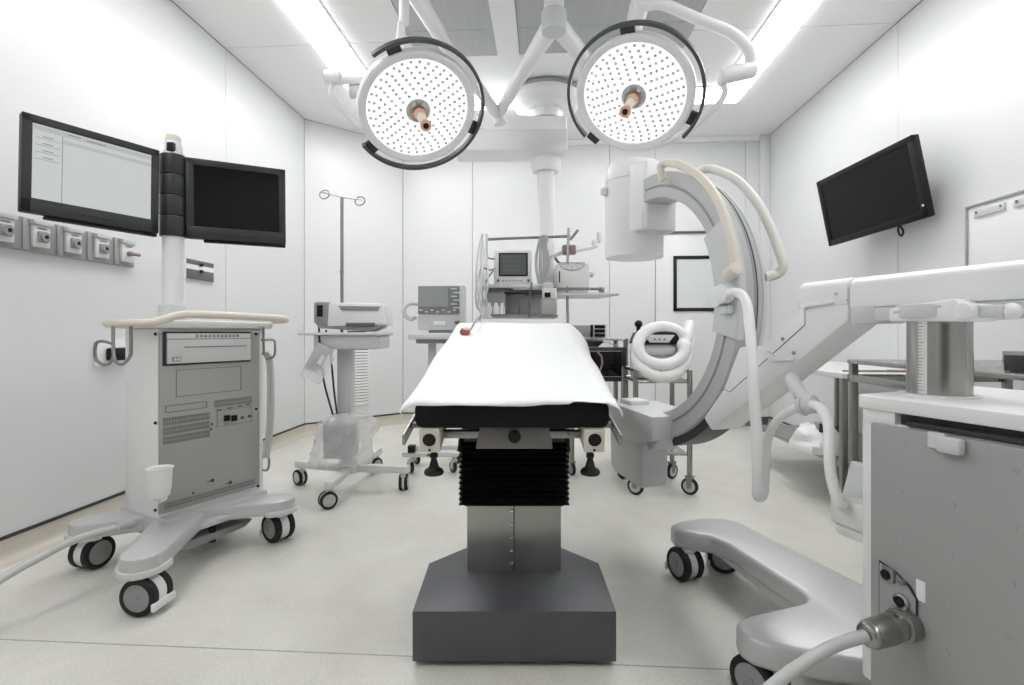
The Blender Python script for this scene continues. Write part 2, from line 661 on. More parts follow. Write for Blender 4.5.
# ================================================================ OPERATING TABLE
root = thing('operating_table', 'operating table with black padded top, black bellows column and slate grey floor base', 'operating table', (0.007, 1.8, 0))
TX = 0.007
q = B(tr(TX, 0, 0))
q.prism([(-.305, 1.53), (.305, 1.53), (.307, 1.852), (.183, 1.987), (.183, 2.35), (-.183, 2.35), (-.183, 1.987), (-.307, 1.852)], .017, .168, .003)
q.make('base', 'base', root)
for sx in (-.2, .2):
    for y in (1.62, 2.1):
        q = B(tr(TX + sx * (1 if y < 2 else .6), y, 0))
        q.cyl((0, 0, 0), (0, 0, .02), .018, seg=14)
        q.make('foot', 'rubber', root)
q = B(tr(TX, 0, 0))
q.span((-.165, 1.792, .165), (.165, 2.12, .52), .004)
q.make('column', 'satin', root)
q = B(tr(TX, 0, 0))
q.span((-.0025, 1.7905, .17), (.0025, 1.793, .42), 0)
q.make('column_joint', 'darkgrey', root)
for k in range(5):
    q = B(tr(TX, 0, 0))
    q.cyl((-.008, 1.785, .19 + k * .047), (-.008, 1.794, .19 + k * .047), .006, seg=10, bev=.001)
    q.make('screw', 'chrome', root)
# bellows: pleats as one folded skin
q = B(tr(TX, 0, 0))
path = []
nP = 13
zb0, zb1 = .427, .66
for k in range(nP * 2 + 1):
    z = zb0 + (zb1 - zb0) * k / (nP * 2)
    e = .0 if k % 2 else .013
    path.append((e, z))
vts, fcs = [], []
for e, z in path:
    for sx, sy in ((-1, 0), (1, 0), (1, 1), (-1, 1)):
        x = sx * (.172 + e)
        y = 1.715 - e if sy == 0 else 2.17 + e
        vts.append((x, y, z))
for k in range(len(path) - 1):
    for i in range(4):
        a, c = k * 4 + i, k * 4 + (i + 1) % 4
        fcs.append((a, c, c + 4, a + 4))
fcs.append((3, 2, 1, 0))
fcs.append(tuple(len(vts) - 4 + i for i in range(4)))
q.faces(vts, fcs)
for sx in (-1, 1):
    q.cyl((sx * .178, 1.735, .60), (sx * .178, 1.735, .668), .014, .008, seg=8)
q.make('bellows', 'leather', root, ang=10)
q = B(tr(TX, 0, 0))
q.span((-.168, 1.735, .412), (.168, 2.15, .432), .003)
for k in range(4):
    q.cyl((-.13 + k * .085, 1.728, .422), (-.13 + k * .085, 1.737, .422), .005, seg=8)
q.make('bellows_clamp', 'char', root)

TT = tr(0, 1.45, .731) @ rx(math.radians(10.5))
TTX = TT @ tr(0.0, 0, 0)


def rounded(w, h, r, n=4):
    pts = []
    for cx, cy, a0 in ((w - r, h - r, 0), (-w + r, h - r, PI / 2), (-w + r, r, PI), (w - r, r, 3 * PI / 2)):
        for k in range(n + 1):
            a = a0 + k * PI / 2 / n
            pts.append((cx + r * math.cos(a), cy + r * math.sin(a)))
    return pts


AXY = basis((0, 0, 0), (1, 0, 0), (0, 0, 1), (0, 1, 0))      # local xy polygon stands in xz, pulled along +y
sections = ((0.0, .42), (.424, .80), (.804, 1.36))
for y0, y1 in sections:
    q = B(TTX)
    q.prism(rounded(.274, .073, .02), y0, y1, .008, m=AXY)
    q.make('mattress', 'leather', root)
q = B(TTX)
q.span((-.235, .085, -.034), (.235, 1.3, -.002), .003)
q.make('table_plate', 'black', root)
for sx in (-1, 1):
    q = B(TTX)
    q.span((sx * .300 - .004, -.04, -.036), (sx * .300 + .004, .5, -.006), .002)
    q.span((sx * .300 - .004, .52, -.036), (sx * .300 + .004, 1.3, -.006), .002)
    q.make('side_rail', 'steel', root)
    q = B(TTX)
    for y in (.08, .35, .62, 1.1):
        q.cyl((sx * .235, y, -.02), (sx * .297, y, -.02), .01, seg=10)
    q.make('rail_spacer', 'rawsteel', root)
    q = B(TTX)
    q.span((sx * .2335 - .029, -.01, -.07), (sx * .2335 + .029, .14, -.002), .003)
    c = q.make('end_block', 'beige', root)
    q = B(TTX)
    q.cyl((sx * .2335, -.014, -.031), (sx * .2335, .02, -.031), .0185, seg=20)
    q.cyl((sx * .2335, -.012, -.062), (sx * .2335, .0, -.062), .004, seg=8)
    q.make('socket_hole', 'black', c)
    # clamp rod and its flared black knob
    q = B(tr(sx * .2335, 1.53, 0))
    q.cyl((0, 0, .63), (0, 0, .7), .008, seg=12)
    q.lathe([(0, .578), (.027, .578), (.030, .584), (.027, .592), (.015, .600), (.012, .612), (.008, .625), (.012, .630), (.012, .64), (0, .642)], 20)
    q.make('clamp_knob', 'rubber', root)
q = B(TTX)
q.span((-.205, .06, -.056), (.205, .08, -.034), .002)
for k in range(6):
    x = -.19 + k * .02 if k < 3 else .13 + (k - 3) * .02
    q.cyl((x, .055, -.045), (x, .064, -.045), .005, seg=8)
q.make('cross_bar', 'rawsteel', root)
# head of the column: trapezoid plate with a dark knob
q = B(tr(TX, 1.49, 0))
q.prism([(-.113, .662), (.113, .662), (.101, .728), (-.101, .728)], 0, .25, .004, m=AXY)
hd = q.make('column_head', 'headsteel', root)
q = B(tr(TX, 1.49, 0))
q.cyl((0, -.012, .70), (0, .01, .70), .0185, seg=22, bev=.003)
q.make('knob', 'black', hd)
q = B(tr(TX, 1.6, 0))
q.span((-.16, .02, .655), (.16, .5, .735), .004)
q.make('tilt_block', 'char', root)

# white drape over the table top
nx, ny = 56, 60
vts, fcs = [], []
for j in range(ny + 1):
    t = j / ny
    y = -.008 + 1.39 * t
    for i in range(nx + 1):
        s = -1 + 2 * i / nx
        right_flare = .10 * t ** 1.4 if s > 0 else 0.0
        hang = 0.034 if s < 0 else 0.022
        hang += (.075 * t if s > 0 else .03 * t) + .008 * math.sin(y * 9 + s)
        a = abs(s)
        if a < .86:
            x = s / .86 * .272
            z = .0795
        else:
            k = (a - .86) / .14
            x = math.copysign(.272 + (.036 if s < 0 else .028) * min(1, k * 1.5) + right_flare * k, s)
            z = .0795 - hang * k ** 1.5
        z += .004 * noise.noise(Vector((x * 5, y * 3, 1.3))) + .0022 * noise.noise(Vector((x * 16, y * 9, 4.1)))
        if a < .86:
            z += .012 * math.exp(-((y - 1.2) / .16) ** 2) * (1 - .35 * (s + 1) / 2)
            if y > 1.28:
                z -= (y - 1.28) * .25
        if j == 0:
            z -= .001
        yy = y + (.012 * math.sin(s * 5.1) if j < 2 else 0)
        vts.append((x, yy, z))
for j in range(ny):
    for i in range(nx):
        a = j * (nx + 1) + i
        fcs.append((a, a + 1, a + nx + 2, a + nx + 1))
# front and rear hems that hang over the mattress ends
n0 = len(vts)
for i in range(nx + 1):
    v = vts[i]
    vts.append((v[0] * 1.012, v[1] - .008, v[2] - .004 - .007 * (0.5 + 0.5 * math.sin(i * .21 + 1)) + (.006 if 42 < i < 52 else 0)))
for i in range(nx):
    fcs.append((i + 1, i, n0 + i, n0 + i + 1))
q = B(TTX)
q.faces(vts, fcs)
o = q.make('surgical_drape', 'cloth', None, ang=60)
md = o.modifiers.new('thickness', 'SOLIDIFY')
md.thickness = .003
md.offset = 1
tag(o, 'white cloth drape spread over the operating table top', 'drape')

# red clip with grey leads lying on the drape
P = W(465, 335, 2.40)
root = thing('sensor_clip', 'small red sensor clip with grey lead lying on the white drape', 'sensor', P)
q = B(tr(*P))
q.sphere((0, 0, .014), .025, (1, 1, .9))
q.make('clip', 'red', root)
q = B(tr(*P))
q.sphere((.006, -.012, .03), .015, (1, 1, .6))
q.make('pad', 'white', root)
q = B()
q.tube([P + Vector((.012, 0, .01)), W(471, 329, 2.44), W(475, 322, 2.5), W(479, 317, 2.7), W(480, 320, 2.86)], .005, 8)
q.make('lead', 'midgrey', root)


# ================================================================ SURGICAL LIGHTS
def surgical_light(C, n, R0, gap0, gap1, mounts, label, handle_tip, yoke, joint, arms, rod, hcol):
    n = Vector(n).normalized()
    X = Vector((1, 0, 0))
    X = (X - n * X.dot(n)).normalized()
    Y = n.cross(X)                 # with n towards the viewer: x right, y up
    if Y.z < 0:
        X, Y = -X, -Y
    if X.x < 0:
        X = -X
    Y = n.cross(X)
    fm = basis(C, X, Y, n)
    root = thing('surgical_light', label, 'surgical light', C)
    q = B(fm)
    q.lathe([(0, -.10), (.10, -.098), (R0 * .7, -.085), (R0 * .93, -.055), (R0, -.02), (R0 * 1.0, .0), (R0 * .985, .012), (R0 * .95, .018),
             (R0 * .865, .010), (R0 * .86, .002), (0, .002)], 64)
    q.make('housing', 'white', root)
    q = B(fm)
    q.lathe([(R0 * .855, .003), (R0 * .84, .006), (0, .006)], 64)
    q.make('lens', 'led', root)
    # led lenses: concentric rings of small domes
    q = B(fm)
    rings = ((.29, 13), (.38, 17), (.465, 21), (.55, 25), (.635, 29), (.72, 33), (.80, 36))
    for fr, cnt in rings:
        for k in range(cnt):
            a = 2 * PI * (k + .37 * fr * 10) / cnt
            rr = R0 * fr * (1 + .015 * math.sin(5 * a))
            q.cyl((rr * math.cos(a), rr * math.sin(a), .004), (rr * math.cos(a), rr * math.sin(a), .0085), .0092, .007, seg=8)
    q.make('led_lens', 'led_dot', root, kind='stuff')
    # centre handle
    q = B(fm)
    q.lathe([(.062, .004), (.062, .012), (.050, .03), (.046, .036), (.0, .036)], 32)
    col = q.make('handle_collar', hcol, root)
    tip = Vector(handle_tip)
    base = fm @ Vector((0, 0, .03))
    dv = tip - base
    q = B()
    q.cyl(base, base + dv * .3, .030, .026, seg=22)
    q.make('handle_ring', 'copper', col)
    q = B()
    q.cyl(base + dv * .28, base + dv * .84, .023, .02, seg=20)
    q.make('handle_grip', 'beige', col)
    q = B()
    q.cyl(base + dv * .82, tip, .024, .027, seg=20, bev=.003)
    q.make('handle_end', 'copper', col)
    q = B()
    q.cyl(base + dv * .98, base + dv * 1.004, .014, seg=14)
    q.make('handle_bore', 'black', col)
    # dark guard rail around the housing
    RG = R0 * 1.13
    N = 60
    P = []
    for k in range(N + 1):
        a = gap1 + (gap0 + 2 * PI - gap1) * k / N
        ca, sa = math.cos(a), math.sin(a)
        P.append(fm @ basis((RG * ca, RG * sa, .0), (ca, sa, 0), (0, 0, 1), (-sa, ca, 0)))
    q = B()
    q.sweep([(-.008, -.014), (.008, -.014), (.008, .014), (-.008, .014)], P)
    q.make('guard_rail', 'ring', root)
    for a in mounts:
        q = B(fm @ rz(a))
        q.span((R0 * .97, -.034, -.022), (RG, .034, .004), .004)
        q.make('rail_mount', 'char', root)
    q = B()
    q.tube(yoke, .016, 10)
    q.make('yoke', 'white', root)
    for (p0, p1, r, mt) in joint:
        q = B()
        q.cyl(p0, p1, r, seg=24, bev=.006)
        q.make('yoke_joint', mt, root)
    for pts, r0, r1, sm in arms:
        q = B()
        q.tube(pts, r0, 14, smooth=sm, rfun=lambda t, r0=r0, r1=r1: 1 + (r1 / r0 - 1) * t)
        q.make('arm', 'white', root)
    for (p0, p1, r) in rod:
        q = B()
        q.cyl(p0, p1, r, seg=18, bev=.004)
        q.make('pivot', 'white', root)
    return root


def deg(*a):
    return [math.radians(x) for x in a]


CL = W(418, 110, 2.6)
surgical_light(CL, (.29, -.55, -.78), .300, math.radians(119), math.radians(204), deg(102, 331, 211),
               'round surgical light on the left, with copper ended handle', W(426, 126, 2.40),
               [W(333, 84, 2.62), W(332, 97, 2.64), W(345, 112, 2.7), W(372, 134, 2.78), W(420, 138, 2.86), W(470, 124, 2.8)],
               [(W(325, 77, 2.62), W(341, 78, 2.62), .034, 'white'), (W(340, 80, 2.62), W(366, 81, 2.66), .022, 'white'),
                (W(349, 92, 2.66), W(368, 92, 2.68), .034, 'lightgrey')],
               [([W(410, -14, 2.5), W(445, 43, 3.0), W(498, 115, 4.0)], .046, .042, False),
                ([W(498, 115, 4.0), W(529, 62, 3.4), W(554, 22, 2.95)], .04, .058, False)],
               [(W(404, -10, 2.5), W(404, 24, 2.5), .024), (W(402, 22, 2.5), W(399, 50, 2.62), .019), (W(496, 108, 4.0), W(500, 124, 4.0), .05)], 'rawsteel')
CRt = W(634, 96, 2.6)
surgical_light(CRt, (-.30, -.6, -.74), .298, math.radians(229), math.radians(329), deg(106, 347, 236),
               'round surgical light on the right, with plain beige handle', W(625, 112, 2.38),
               [W(722, 82, 2.62), W(725, 92, 2.62), W(716, 107, 2.66), W(688, 131, 2.74), W(651, 147, 2.8), W(628, 144, 2.84)],
               [(W(719, 77, 2.6), W(754, 69, 2.6), .042, 'white')],
               [([W(636, -12, 2.5), W(640, 6, 2.5), W(655, 4, 2.5), W(668, 6, 2.5), W(700, 20, 2.52), W(728, 31, 2.54), W(744, 44, 2.56), W(750, 56, 2.58), W(750, 70, 2.6)], .024, .029, True),
                ([W(554, 22, 2.95), W(578, 50, 3.3), W(612, 110, 4.0)], .06, .046, False),
                ([W(612, 110, 4.0), W(628, 50, 3.1), W(641, 0, 2.55)], .042, .05, False)],
               [(W(613, 104, 4.0), W(613, 118, 4.0), .05)], 'rawsteel')
root = thing('light_hub', 'white ceiling post and round hub carrying the two surgical lights', 'ceiling mount', W(554, 22, 2.95))
hz = W(554, 22, 2.95)
q = B(tr(*hz))
q.cyl((0, 0, -.06), (0, 0, .06), .072, seg=30, bev=.008)
q.make('hub', 'lightgrey', root)
q = B(tr(*hz))
q.cyl((0, 0, .05), (0, 0, H - hz.z - .0), .058, seg=24)
q.make('post', 'white', root)

# ================================================================ CEILING PENDANT with shelves
PD = 4.5
pc = W(546, 110, PD)
root = thing('ceiling_pendant', 'white ceiling pendant with bowl canopy, double arm, column and equipment shelves', 'pendant', (pc.x, PD, 1.13))
q = B(tr(pc.x, PD, 0))
q.lathe([(0, H - .015), (.33, H - .015), (.335, H - .03), (.33, H - .04), (0.31, H - .04)], 48)
q.make('flange', 'midgrey', root)
q = B(tr(pc.x, PD, 0))
q.lathe([(.315, H - .035), (.31, H - .07), (.28, H - .12), (.22, H - .15), (.15, H - .16), (.15, H - .24), (0, H - .24)], 48)
q.make('canopy', 'white', root)
q = B()
q.span((-.30, 4.36, 2.70), (.47, 4.64, 2.86), .02)
q.make('upper_arm', 'white', root)
q = B()
q.span((-.47, 4.2, 2.50), (.46, 4.5, 2.68), .02)
q.make('lower_arm', 'white', root)
q = B()
q.cyl((-.28, 4.42, 2.66), (-.28, 4.42, 2.72), .12, seg=30)
q.make('arm_bearing', 'lightgrey', root)
q = B(tr(.29, 4.4, 0))
q.lathe([(0, 2.51), (.13, 2.51), (.13, 2.42), (.11, 2.38), (.0, 2.38)], 30)
q.make('collar', 'white', root)
q = B(tr(.29, 4.4, 0))
q.box((0, 0, 1.77), (.14, .14, 1.26), .03)
q.make('column', 'white', root)
# shelves
q = B()
q.span((-.24, 4.0, 1.355), (.30, 4.33, 1.385), .006)
q.make('shelf', 'lightgrey', root)
q = B()
q.span((-.20, 4.05, 1.325), (.27, 4.33, 1.353), .004)
q.make('drawer', 'darkgrey', root)
q = B()
q.span((-.25, 4.0, 1.12), (.36, 4.33, 1.145), .006)
q.make('shelf', 'midgrey', root)
q = B()
q.span((-.215, 4.06, 1.146), (-.06, 4.33, 1.325), .006)
q.make('side_cabinet', 'midgrey', root)
q = B()
q.span((-.058, 4.30, 1.146), (.27, 4.33, 1.325), .002)
q.make('back_plate', 'white', root)
q = B()
q.prism([(.33, 4.0), (.84, 4.0), (.74, 4.42), (.33, 4.42)], 1.292, 1.318, .006)
q.make('wing_shelf', 'lightgrey', root)
q = B()
for x in (.34, .70):
    q.box((x, 4.01, 1.34), (.045, .03, .04), .004)
q.tube([(.30, 4.0, 1.345), (.70, 4.0, 1.345)], .012, 8, smooth=False)
q.make('shelf_rail', 'steel', root)
q = B()
q.tube([(-.21, 4.15, 1.758), (.47, 4.15, 1.785)], .011, 10, smooth=False)
q.tube([W(570, 240, 4.15), W(578, 230, 4.15)], .011, 8, smooth=False)
q.make('cross_rail', 'rawsteel', root)
q = B()
q.tube([W(568, 330, 4.0), W(567, 280, 4.08), W(568.5, 228, 4.15)], .011, 10, smooth=False)
q.make('drip_pole', 'rawsteel', root)
for x in (-.245, -.205):
    q = B()
    q.cyl((x, 4.1, 1.14), (x, 4.14, 1.8), .009, seg=10)
    q.make('upright', 'lightgrey', root)
q = B()
q.box((.16, 4.02, 1.349), (.3, .012, .02), .003)
q.make('name_rail', 'lightgrey', root)

# patient monitor on the pendant shelf
root = thing('patient_monitor', 'small patient monitor with dark screen on the upper pendant shelf', 'monitor', (.02, 4.16, 1.386))
q = B()
q.span((-.145, 4.06, 1.388), (.155, 4.29, 1.66), .016)
q.make('case', 'offwhite', root)
q = B()
q.span((-.105, 4.052, 1.45), (.125, 4.062, 1.635), .003)
scr = q.make('screen_bezel', 'black', root)
q = B()
q.span((-.093, 4.049, 1.462), (.113, 4.054, 1.623))
q.make('screen', 'dimscreen', scr)
q = B()
for k in range(4):
    q.tube([(-.08 + i * .012, 4.048, 1.60 - k * .035 + (.012 if (i + k) % 5 == 0 else 0)) for i in range(13)], .0012, 4, smooth=False)
q.make('waveform', 'trace', scr)
q = B()
for k in range(7):
    q.box((-.07 + k * .024, 4.058, 1.415), (.014, .008, .012), .002)
q.make('button', 'midgrey', root, kind='stuff')
for x in (-.11, .13):
    q = B()
    q.cyl((x, 4.045, 1.415), (x, 4.062, 1.415), .011, seg=14)
    q.make('dial', 'darkgrey', root)

# infusion pump clamped below
root = thing('infusion_pump', 'pale infusion pump with grey lower case beside the drip pole', 'pump', (.31, 4.0, 1.145))
q = B()
q.span((.235, 3.93, 1.26), (.345, 3.99, 1.345), .008)
q.make('head', 'offwhite', root)
q = B()
q.span((.225, 3.92, 1.146), (.345, 3.99, 1.262), .01)
q.make('case', 'cartgrey', root)
q = B()
q.span((.25, 3.91, 1.275), (.295, 3.932, 1.31), .003)
q.make('display', 'black', root)
q = B()
q.span((.24, 3.94, 1.345), (.32, 3.99, 1.39), .008)
q.make('top_cap', 'lightgrey', root)

# anaesthesia box on the wing shelf
root = thing('vaporizer_box', 'white machine box with half round scale on the right pendant shelf', 'medical device', (.50, 4.2, 1.319))
q = B()
q.span((.355, 4.06, 1.32), (.615, 4.36, 1.56), .018)
q.make('case', 'offwhite', root)
q = B()
q.prism([(.10 * math.cos(a), .058 * math.sin(a)) for a in [PI + k * PI / 20 for k in range(21)]], 0, .006, m=basis((.475, 4.06, 1.556), (1, 0, 0), (0, 0, 1), (0, -1, 0)))
scale = q.make('scale_dial', 'offwhite', root)
q = B()
q.tube([(.475 + .1 * math.cos(a), 4.053, 1.556 + .058 * math.sin(a)) for a in [PI + k * PI / 16 for k in range(17)]] + [(.375, 4.053, 1.556)], .0032, 6, smooth=False)
for k in range(5):
    a = PI + (k + .5) * PI / 5
    q.tube([(.475 + .03 * math.cos(a), 4.053, 1.556 + .018 * math.sin(a)), (.475 + .09 * math.cos(a), 4.053, 1.556 + .052 * math.sin(a))], .002, 5, smooth=False)
q.make('scale_marks', 'midgrey', scale)
q = B()
q.span((.372, 4.053, 1.40), (.38, 4.062, 1.49))
q.make('slot', 'black', root)
q = B()
q.cyl((.645, 4.1, 1.47), (.61, 4.1, 1.47), .024, seg=16)
q.cyl((.65, 4.06, 1.47), (.65, 4.1, 1.47), .012, seg=12)
q.make('side_valve', 'lightgrey', root)
# jointed white arm with rose clamp above it
root = thing('jointed_arm', 'white jointed swing arm with a rose brown clamp above the white machine box', 'arm', W(568, 255, 4.2))
q = B()
q.tube([W(553, 256, 4.2), W(563, 252, 4.2), W(580, 250, 4.2), W(594, 247, 4.2)], .018, 10, smooth=False)
q.make('rod', 'white', root)
q = B()
q.box(W(569, 250, 4.18), (.11, .06, .08), .012)
q.make('clamp', 'rose', root)
q = B()
q.box(W(595, 244, 4.2), (.05, .06, .06), .012)
q.box(W(599, 237, 4.2), (.03, .05, .08), .01)
q.make('elbow', 'offwhite', root)
q = B()
q.tube([W(555, 258, 4.2), W(558, 262, 4.19), W(561, 264, 4.19)], .011, 8)
q.make('hook', 'darkgrey', root)
q = B()
q.tube([W(553, 256, 4.2), W(545, 258, 4.3), W(545, 262, 4.36)], .014, 8)
q.make('mount', 'white', root)


# hoses hanging on the pendant
def hose_group(label, loc, paths, r, material):
    rt = thing('tube_bundle', label, 'tubes', loc)
    for p in paths:
        q = B()
        q.tube(p, r, 8)
        q.make('tube', material, rt)


ps = []
for k in range(7):
    x0 = 477 + k * 1.7
    ps.append([W(481 + (k % 3), 238 + k, 4.08), W(x0 + 2 * math.sin(k), 258, 4.0), W(x0 - 1 + 3 * math.sin(k * 2.2), 285, 3.95 - .02 * k),
               W(x0 + 4 * math.cos(k * 1.7), 305, 3.92), W(482 + k * 1.6, 318, 3.92)])
hose_group('bundle of thin clear tubes hanging left of the patient monitor', W(481, 300, 4.0), ps, .007, 'lightgrey')
ps = []
for k in range(4):
    ps.append([W(540 + k * .8, 290, 4.0), W(536 + k * 4.2, 262, 4.06), W(540 + k * 1.5, 240, 4.12), W(544 + k, 238, 4.12), W(547 - k, 262, 4.06), W(545 + k, 284, 4.0)])
hose_group('looped breathing hoses hung over the pendant cross rail', W(543, 262, 4.08), ps, .011, 'midgrey')
ps = [[W(519, 318, 4.02), W(520, 302, 4.02), W(525, 296, 4.02), W(531, 296, 4.02)], [W(529, 318, 4.0), W(530, 296, 4.0), W(532, 282, 4.0)],
      [W(484, 268, 4.06), W(490, 270, 4.04), W(494, 269, 4.05)], [W(488, 258, 4.06), W(492, 259, 4.06), W(495, 259, 4.07)],
      [W(484, 285, 4.0), W(490, 275, 4.0), W(493, 271, 4.04)]]
hose_group('dark leads curling around the patient monitor shelf', W(520, 310, 4.02), ps, .006, 'darkgrey')
root = thing('supply_jar', 'small clear jars standing on the lower pendant shelf', 'jar', W(497, 312, 3.98))
for k, px in enumerate((489, 496, 502)):
    q = B(tr(*W(px, 318, 3.97)))
    q.lathe([(0, .03), (.024, .03), (.024, .085), (.014, .1), (.014, .118), (0, .118)], 14)
    q.make('jar', 'offwhite', root)

# ================================================================ DEFIBRILLATOR MONITOR on its stand
root = thing('device_stand', 'pole stand with white tray and red-hubbed casters behind the table', 'stand', (-.55, 3.75, 0))
q = B()
q.span((-.73, 3.58, .955), (-.30, 3.92, 1.0), .008)
q.make('tray', 'offwhite', root)
q = B()
q.span((-.68, 3.62, .925), (-.36, 3.88, .955), .004)
q.make('tray_support', 'midgrey', root)
q = B()
q.box((-.585, 3.75, .55), (.055, .055, .78), .012)
q.make('pole', 'lightgrey', root)
q = B()
q.span((-.78, 3.62, .12), (-.38, 3.67, .155), .01)
q.span((-.78, 3.85, .12), (-.38, 3.90, .155), .01)
q.span((-.61, 3.62, .12), (-.56, 3.9, .16), .01)
q.make('base', 'offwhite', root)
q = B()
q.span((-.735, 3.60, .155), (-.685, 3.66, .205), .004)
q.make('brake_block', 'black', root)
for x, y in ((-.72, 3.66), (-.415, 3.66), (-.72, 3.9), (-.415, 3.9)):
    caster(root, x, y, .085, .6, .13, 'lightgrey', 'rose', twin=False, w=.022, trail=.012)
root = thing('defibrillator', 'grey monitor unit with flat dark display and white buttons on the pole stand tray', 'monitor', (-.51, 3.74, 1.0))
q = B()
q.span((-.675, 3.66, 1.02), (-.345, 3.86, 1.345), .012)
q.make('case', 'lightgrey', root)
q = B()
q.span((-.6, 3.68, 1.0), (-.4, 3.84, 1.022), .004)
q.make('foot', 'midgrey', root)
q = B()
q.span((-.67, 3.651, 1.135), (-.375, 3.662, 1.335), .004)
dsp = q.make('display', 'dispgrey', root)
q = B()
q.span((-.665, 3.648, 1.188), (-.455, 3.653, 1.328))
q.make('screen', 'midgrey', dsp)
q = B()
for k in range(6):
    q.box((-.415 + .018 * (k % 2), 3.649, 1.315 - k * .027), (.045, .006, .009))
for k in range(7):
    q.box((-.65 + k * .04, 3.649, 1.163 - .012 * (k % 2)), (.02, .006, .01))
q.make('button', 'lightgrey', dsp, kind='stuff')
q = B()
q.span((-.56, 3.652, 1.055), (-.48, 3.662, 1.085), .002)
q.make('label_plate', 'white', root)
q = B()
q.sphere((-.39, 3.655, 1.075), .022, (1, .5, .6))
q.make('selector', 'darkgrey', root)
q = B()
q.tube([(-.68, 3.74, 1.21), (-.74, 3.72, 1.215), (-.78, 3.7, 1.18), (-.775, 3.7, 1.13), (-.735, 3.71, 1.10), (-.70, 3.72, 1.12)], .016, 8)
q.make('coiled_cord', 'lightgrey', root)

# ================================================================ TROLLEY WITH DARK SCREEN (right behind the table)
root = thing('screen_trolley', 'steel framed trolley holding a dark framed screen behind the table', 'trolley', (.68, 3.75, 0))
q = B()
for x in (.42, .80):
    for y in (3.6, 3.95):
        q.cyl((x, y, .1), (x, y, .96), .018, seg=12)
q.make('frame_post', 'rawsteel', root)
q = B()
q.span((.40, 3.70, .945), (.82, 3.97, .96), .004)
q.tube([(.41, 3.59, .955), (.81, 3.59, .955)], .006, 8, smooth=False)
q.make('top_shelf', 'steel', root)
q = B()
q.span((.40, 3.58, .42), (.82, 3.97, .44), .004)
q.make('lower_shelf', 'steel', root)
q = B()
for x in (.45, .62):
    q.span((x, 3.66, .44), (x + .14, 3.9, .52), .01)
q.make('storage_box', 'offwhite', root)
for x in (.42, .80):
    for y in (3.6, 3.95):
        caster(root, x, y, .09, .4, .12, 'rawsteel', 'midgrey', twin=False, w=.022, trail=.0)
root = thing('dark_screen', 'dark framed flat screen with reddish reflection on the steel trolley', 'monitor', (.66, 3.58, .62))
q = B()
q.span((.46, 3.52, .665), (.79, 3.57, .902), .006)
q.make('case', 'char', root)
q = B()
q.span((.475, 3.515, .69), (.76, 3.522, .88), .002)
q.make('screen', 'screen', root)
q = B()
q.tube([(.475, 3.513, .875), (.755, 3.513, .875), (.755, 3.513, .70), (.475, 3.513, .70)], .003, 6, smooth=False)
q.make('bezel_line', 'midgrey', root)
q = B()
q.tube([(.585, 3.511, .868), (.612, 3.511, .84), (.618, 3.511, .79), (.606, 3.511, .75), (.588, 3.511, .715)], .007, 8)
q.make('reflection_arc', 'rose', root)  # reddish reflection on the screen, modelled as a coloured curved tube
root = thing('recorder', 'white recorder box with three black slots on top of the steel trolley', 'medical device', (.58, 3.8, .96))
q = B()
q.span((.36, 3.72, .962), (.69, 3.95, 1.07), .008)
q.make('case', 'offwhite', root)
q = B()
q.span((.40, 3.714, .975), (.565, 3.724, 1.055), .002)
q.make('front_panel', 'midgrey', root)
q = B()
q.span((.57, 3.712, .97), (.588, 3.724, 1.06), .002)
q.make('divider', 'black', root)
for k in range(3):
    q = B()
    q.span((.60, 3.712, .972 + k * .031), (.675, 3.724, .996 + k * .031), .002)
    q.make('slot', 'black', root)
root = thing('coiled_lead', 'black coiled lead heaped on top of the dark framed screen', 'cable', (.55, 3.62, .96))
q = B()
for k in range(4):
    q.tube([(.52 + .01 * k + .075 * math.cos(a), 3.55 + .02 * math.sin(a), .914 + .008 * k) for a in [i * PI / 6 for i in range(12)]], .010, 8, per=3, closed=True)
q.make('coil', 'black', root)
q = B()
q.tube([(.6, 3.55, .93), (.66, 3.54, .935), (.70, 3.55, .92), (.74, 3.55, .907)], .004, 6)
q.make('lead_end', 'midgrey', root)

# ================================================================ STAINLESS TROLLEY + WARMING UNIT with white hose
root = thing('steel_trolley', 'stainless steel trolley with tall legs and spoked casters under the white hose unit', 'trolley', (.95, 3.3, 0))
TA = rz(-.06)
X0, X1, Y0, Y1 = .765, 1.10, 3.17, 3.52
for x in (X0, X1):
    for y in (Y0, Y1):
        q = B()
        q.cyl((x, y, .13), (x, y, .77), .0165, seg=16)
        q.make('leg', 'steel', root)
        caster(root, x, y, .105, .9 if y < 3.3 else 2.2, .14, 'rawsteel', 'lightgrey', twin=False, w=.024, trail=.0)
q = B()
q.span((X0, Y0, .688), (X1, Y1, .704), .003)
q.make('top_shelf', 'steel', root)
q = B()
for z in (.70, .765):
    q.tube([(X0, Y0, z), (X1, Y0, z), (X1, Y1, z), (X0, Y1, z), (X0, Y0, z)], .008, 8, smooth=False)
q.make('gallery_rail', 'steel', root)
q = B()
q.span((X0, Y0, .24), (X1, Y1, .25), .003)
q.make('lower_shelf', 'steel', root)
root = thing('warming_unit', 'white warming unit with black control face standing on the stainless trolley', 'medical device', (.94, 3.36, .704))
q = B()
q.span((.80, 3.3, .705), (1.08, 3.5, .93), .02)
q.make('case', 'white', root)
q = B()
q.prism([(.795, .93), (1.085, .93), (1.055, 1.005), (.825, 1.005)], 3.27, 3.5, .008, m=basis((0, 0, 0), (1, 0, 0), (0, 0, 1), (0, 1, 0)))
fc = q.make('control_head', 'black', root)
q = B()
q.prism([(.84, .988), (1.04, .988), (1.0, .938), (.88, .938)], 3.262, 3.275, .004, m=basis((0, 0, 0), (1, 0, 0), (0, 0, 1), (0, 1, 0)))
q.make('keypad', 'offwhite', fc)
q = B()
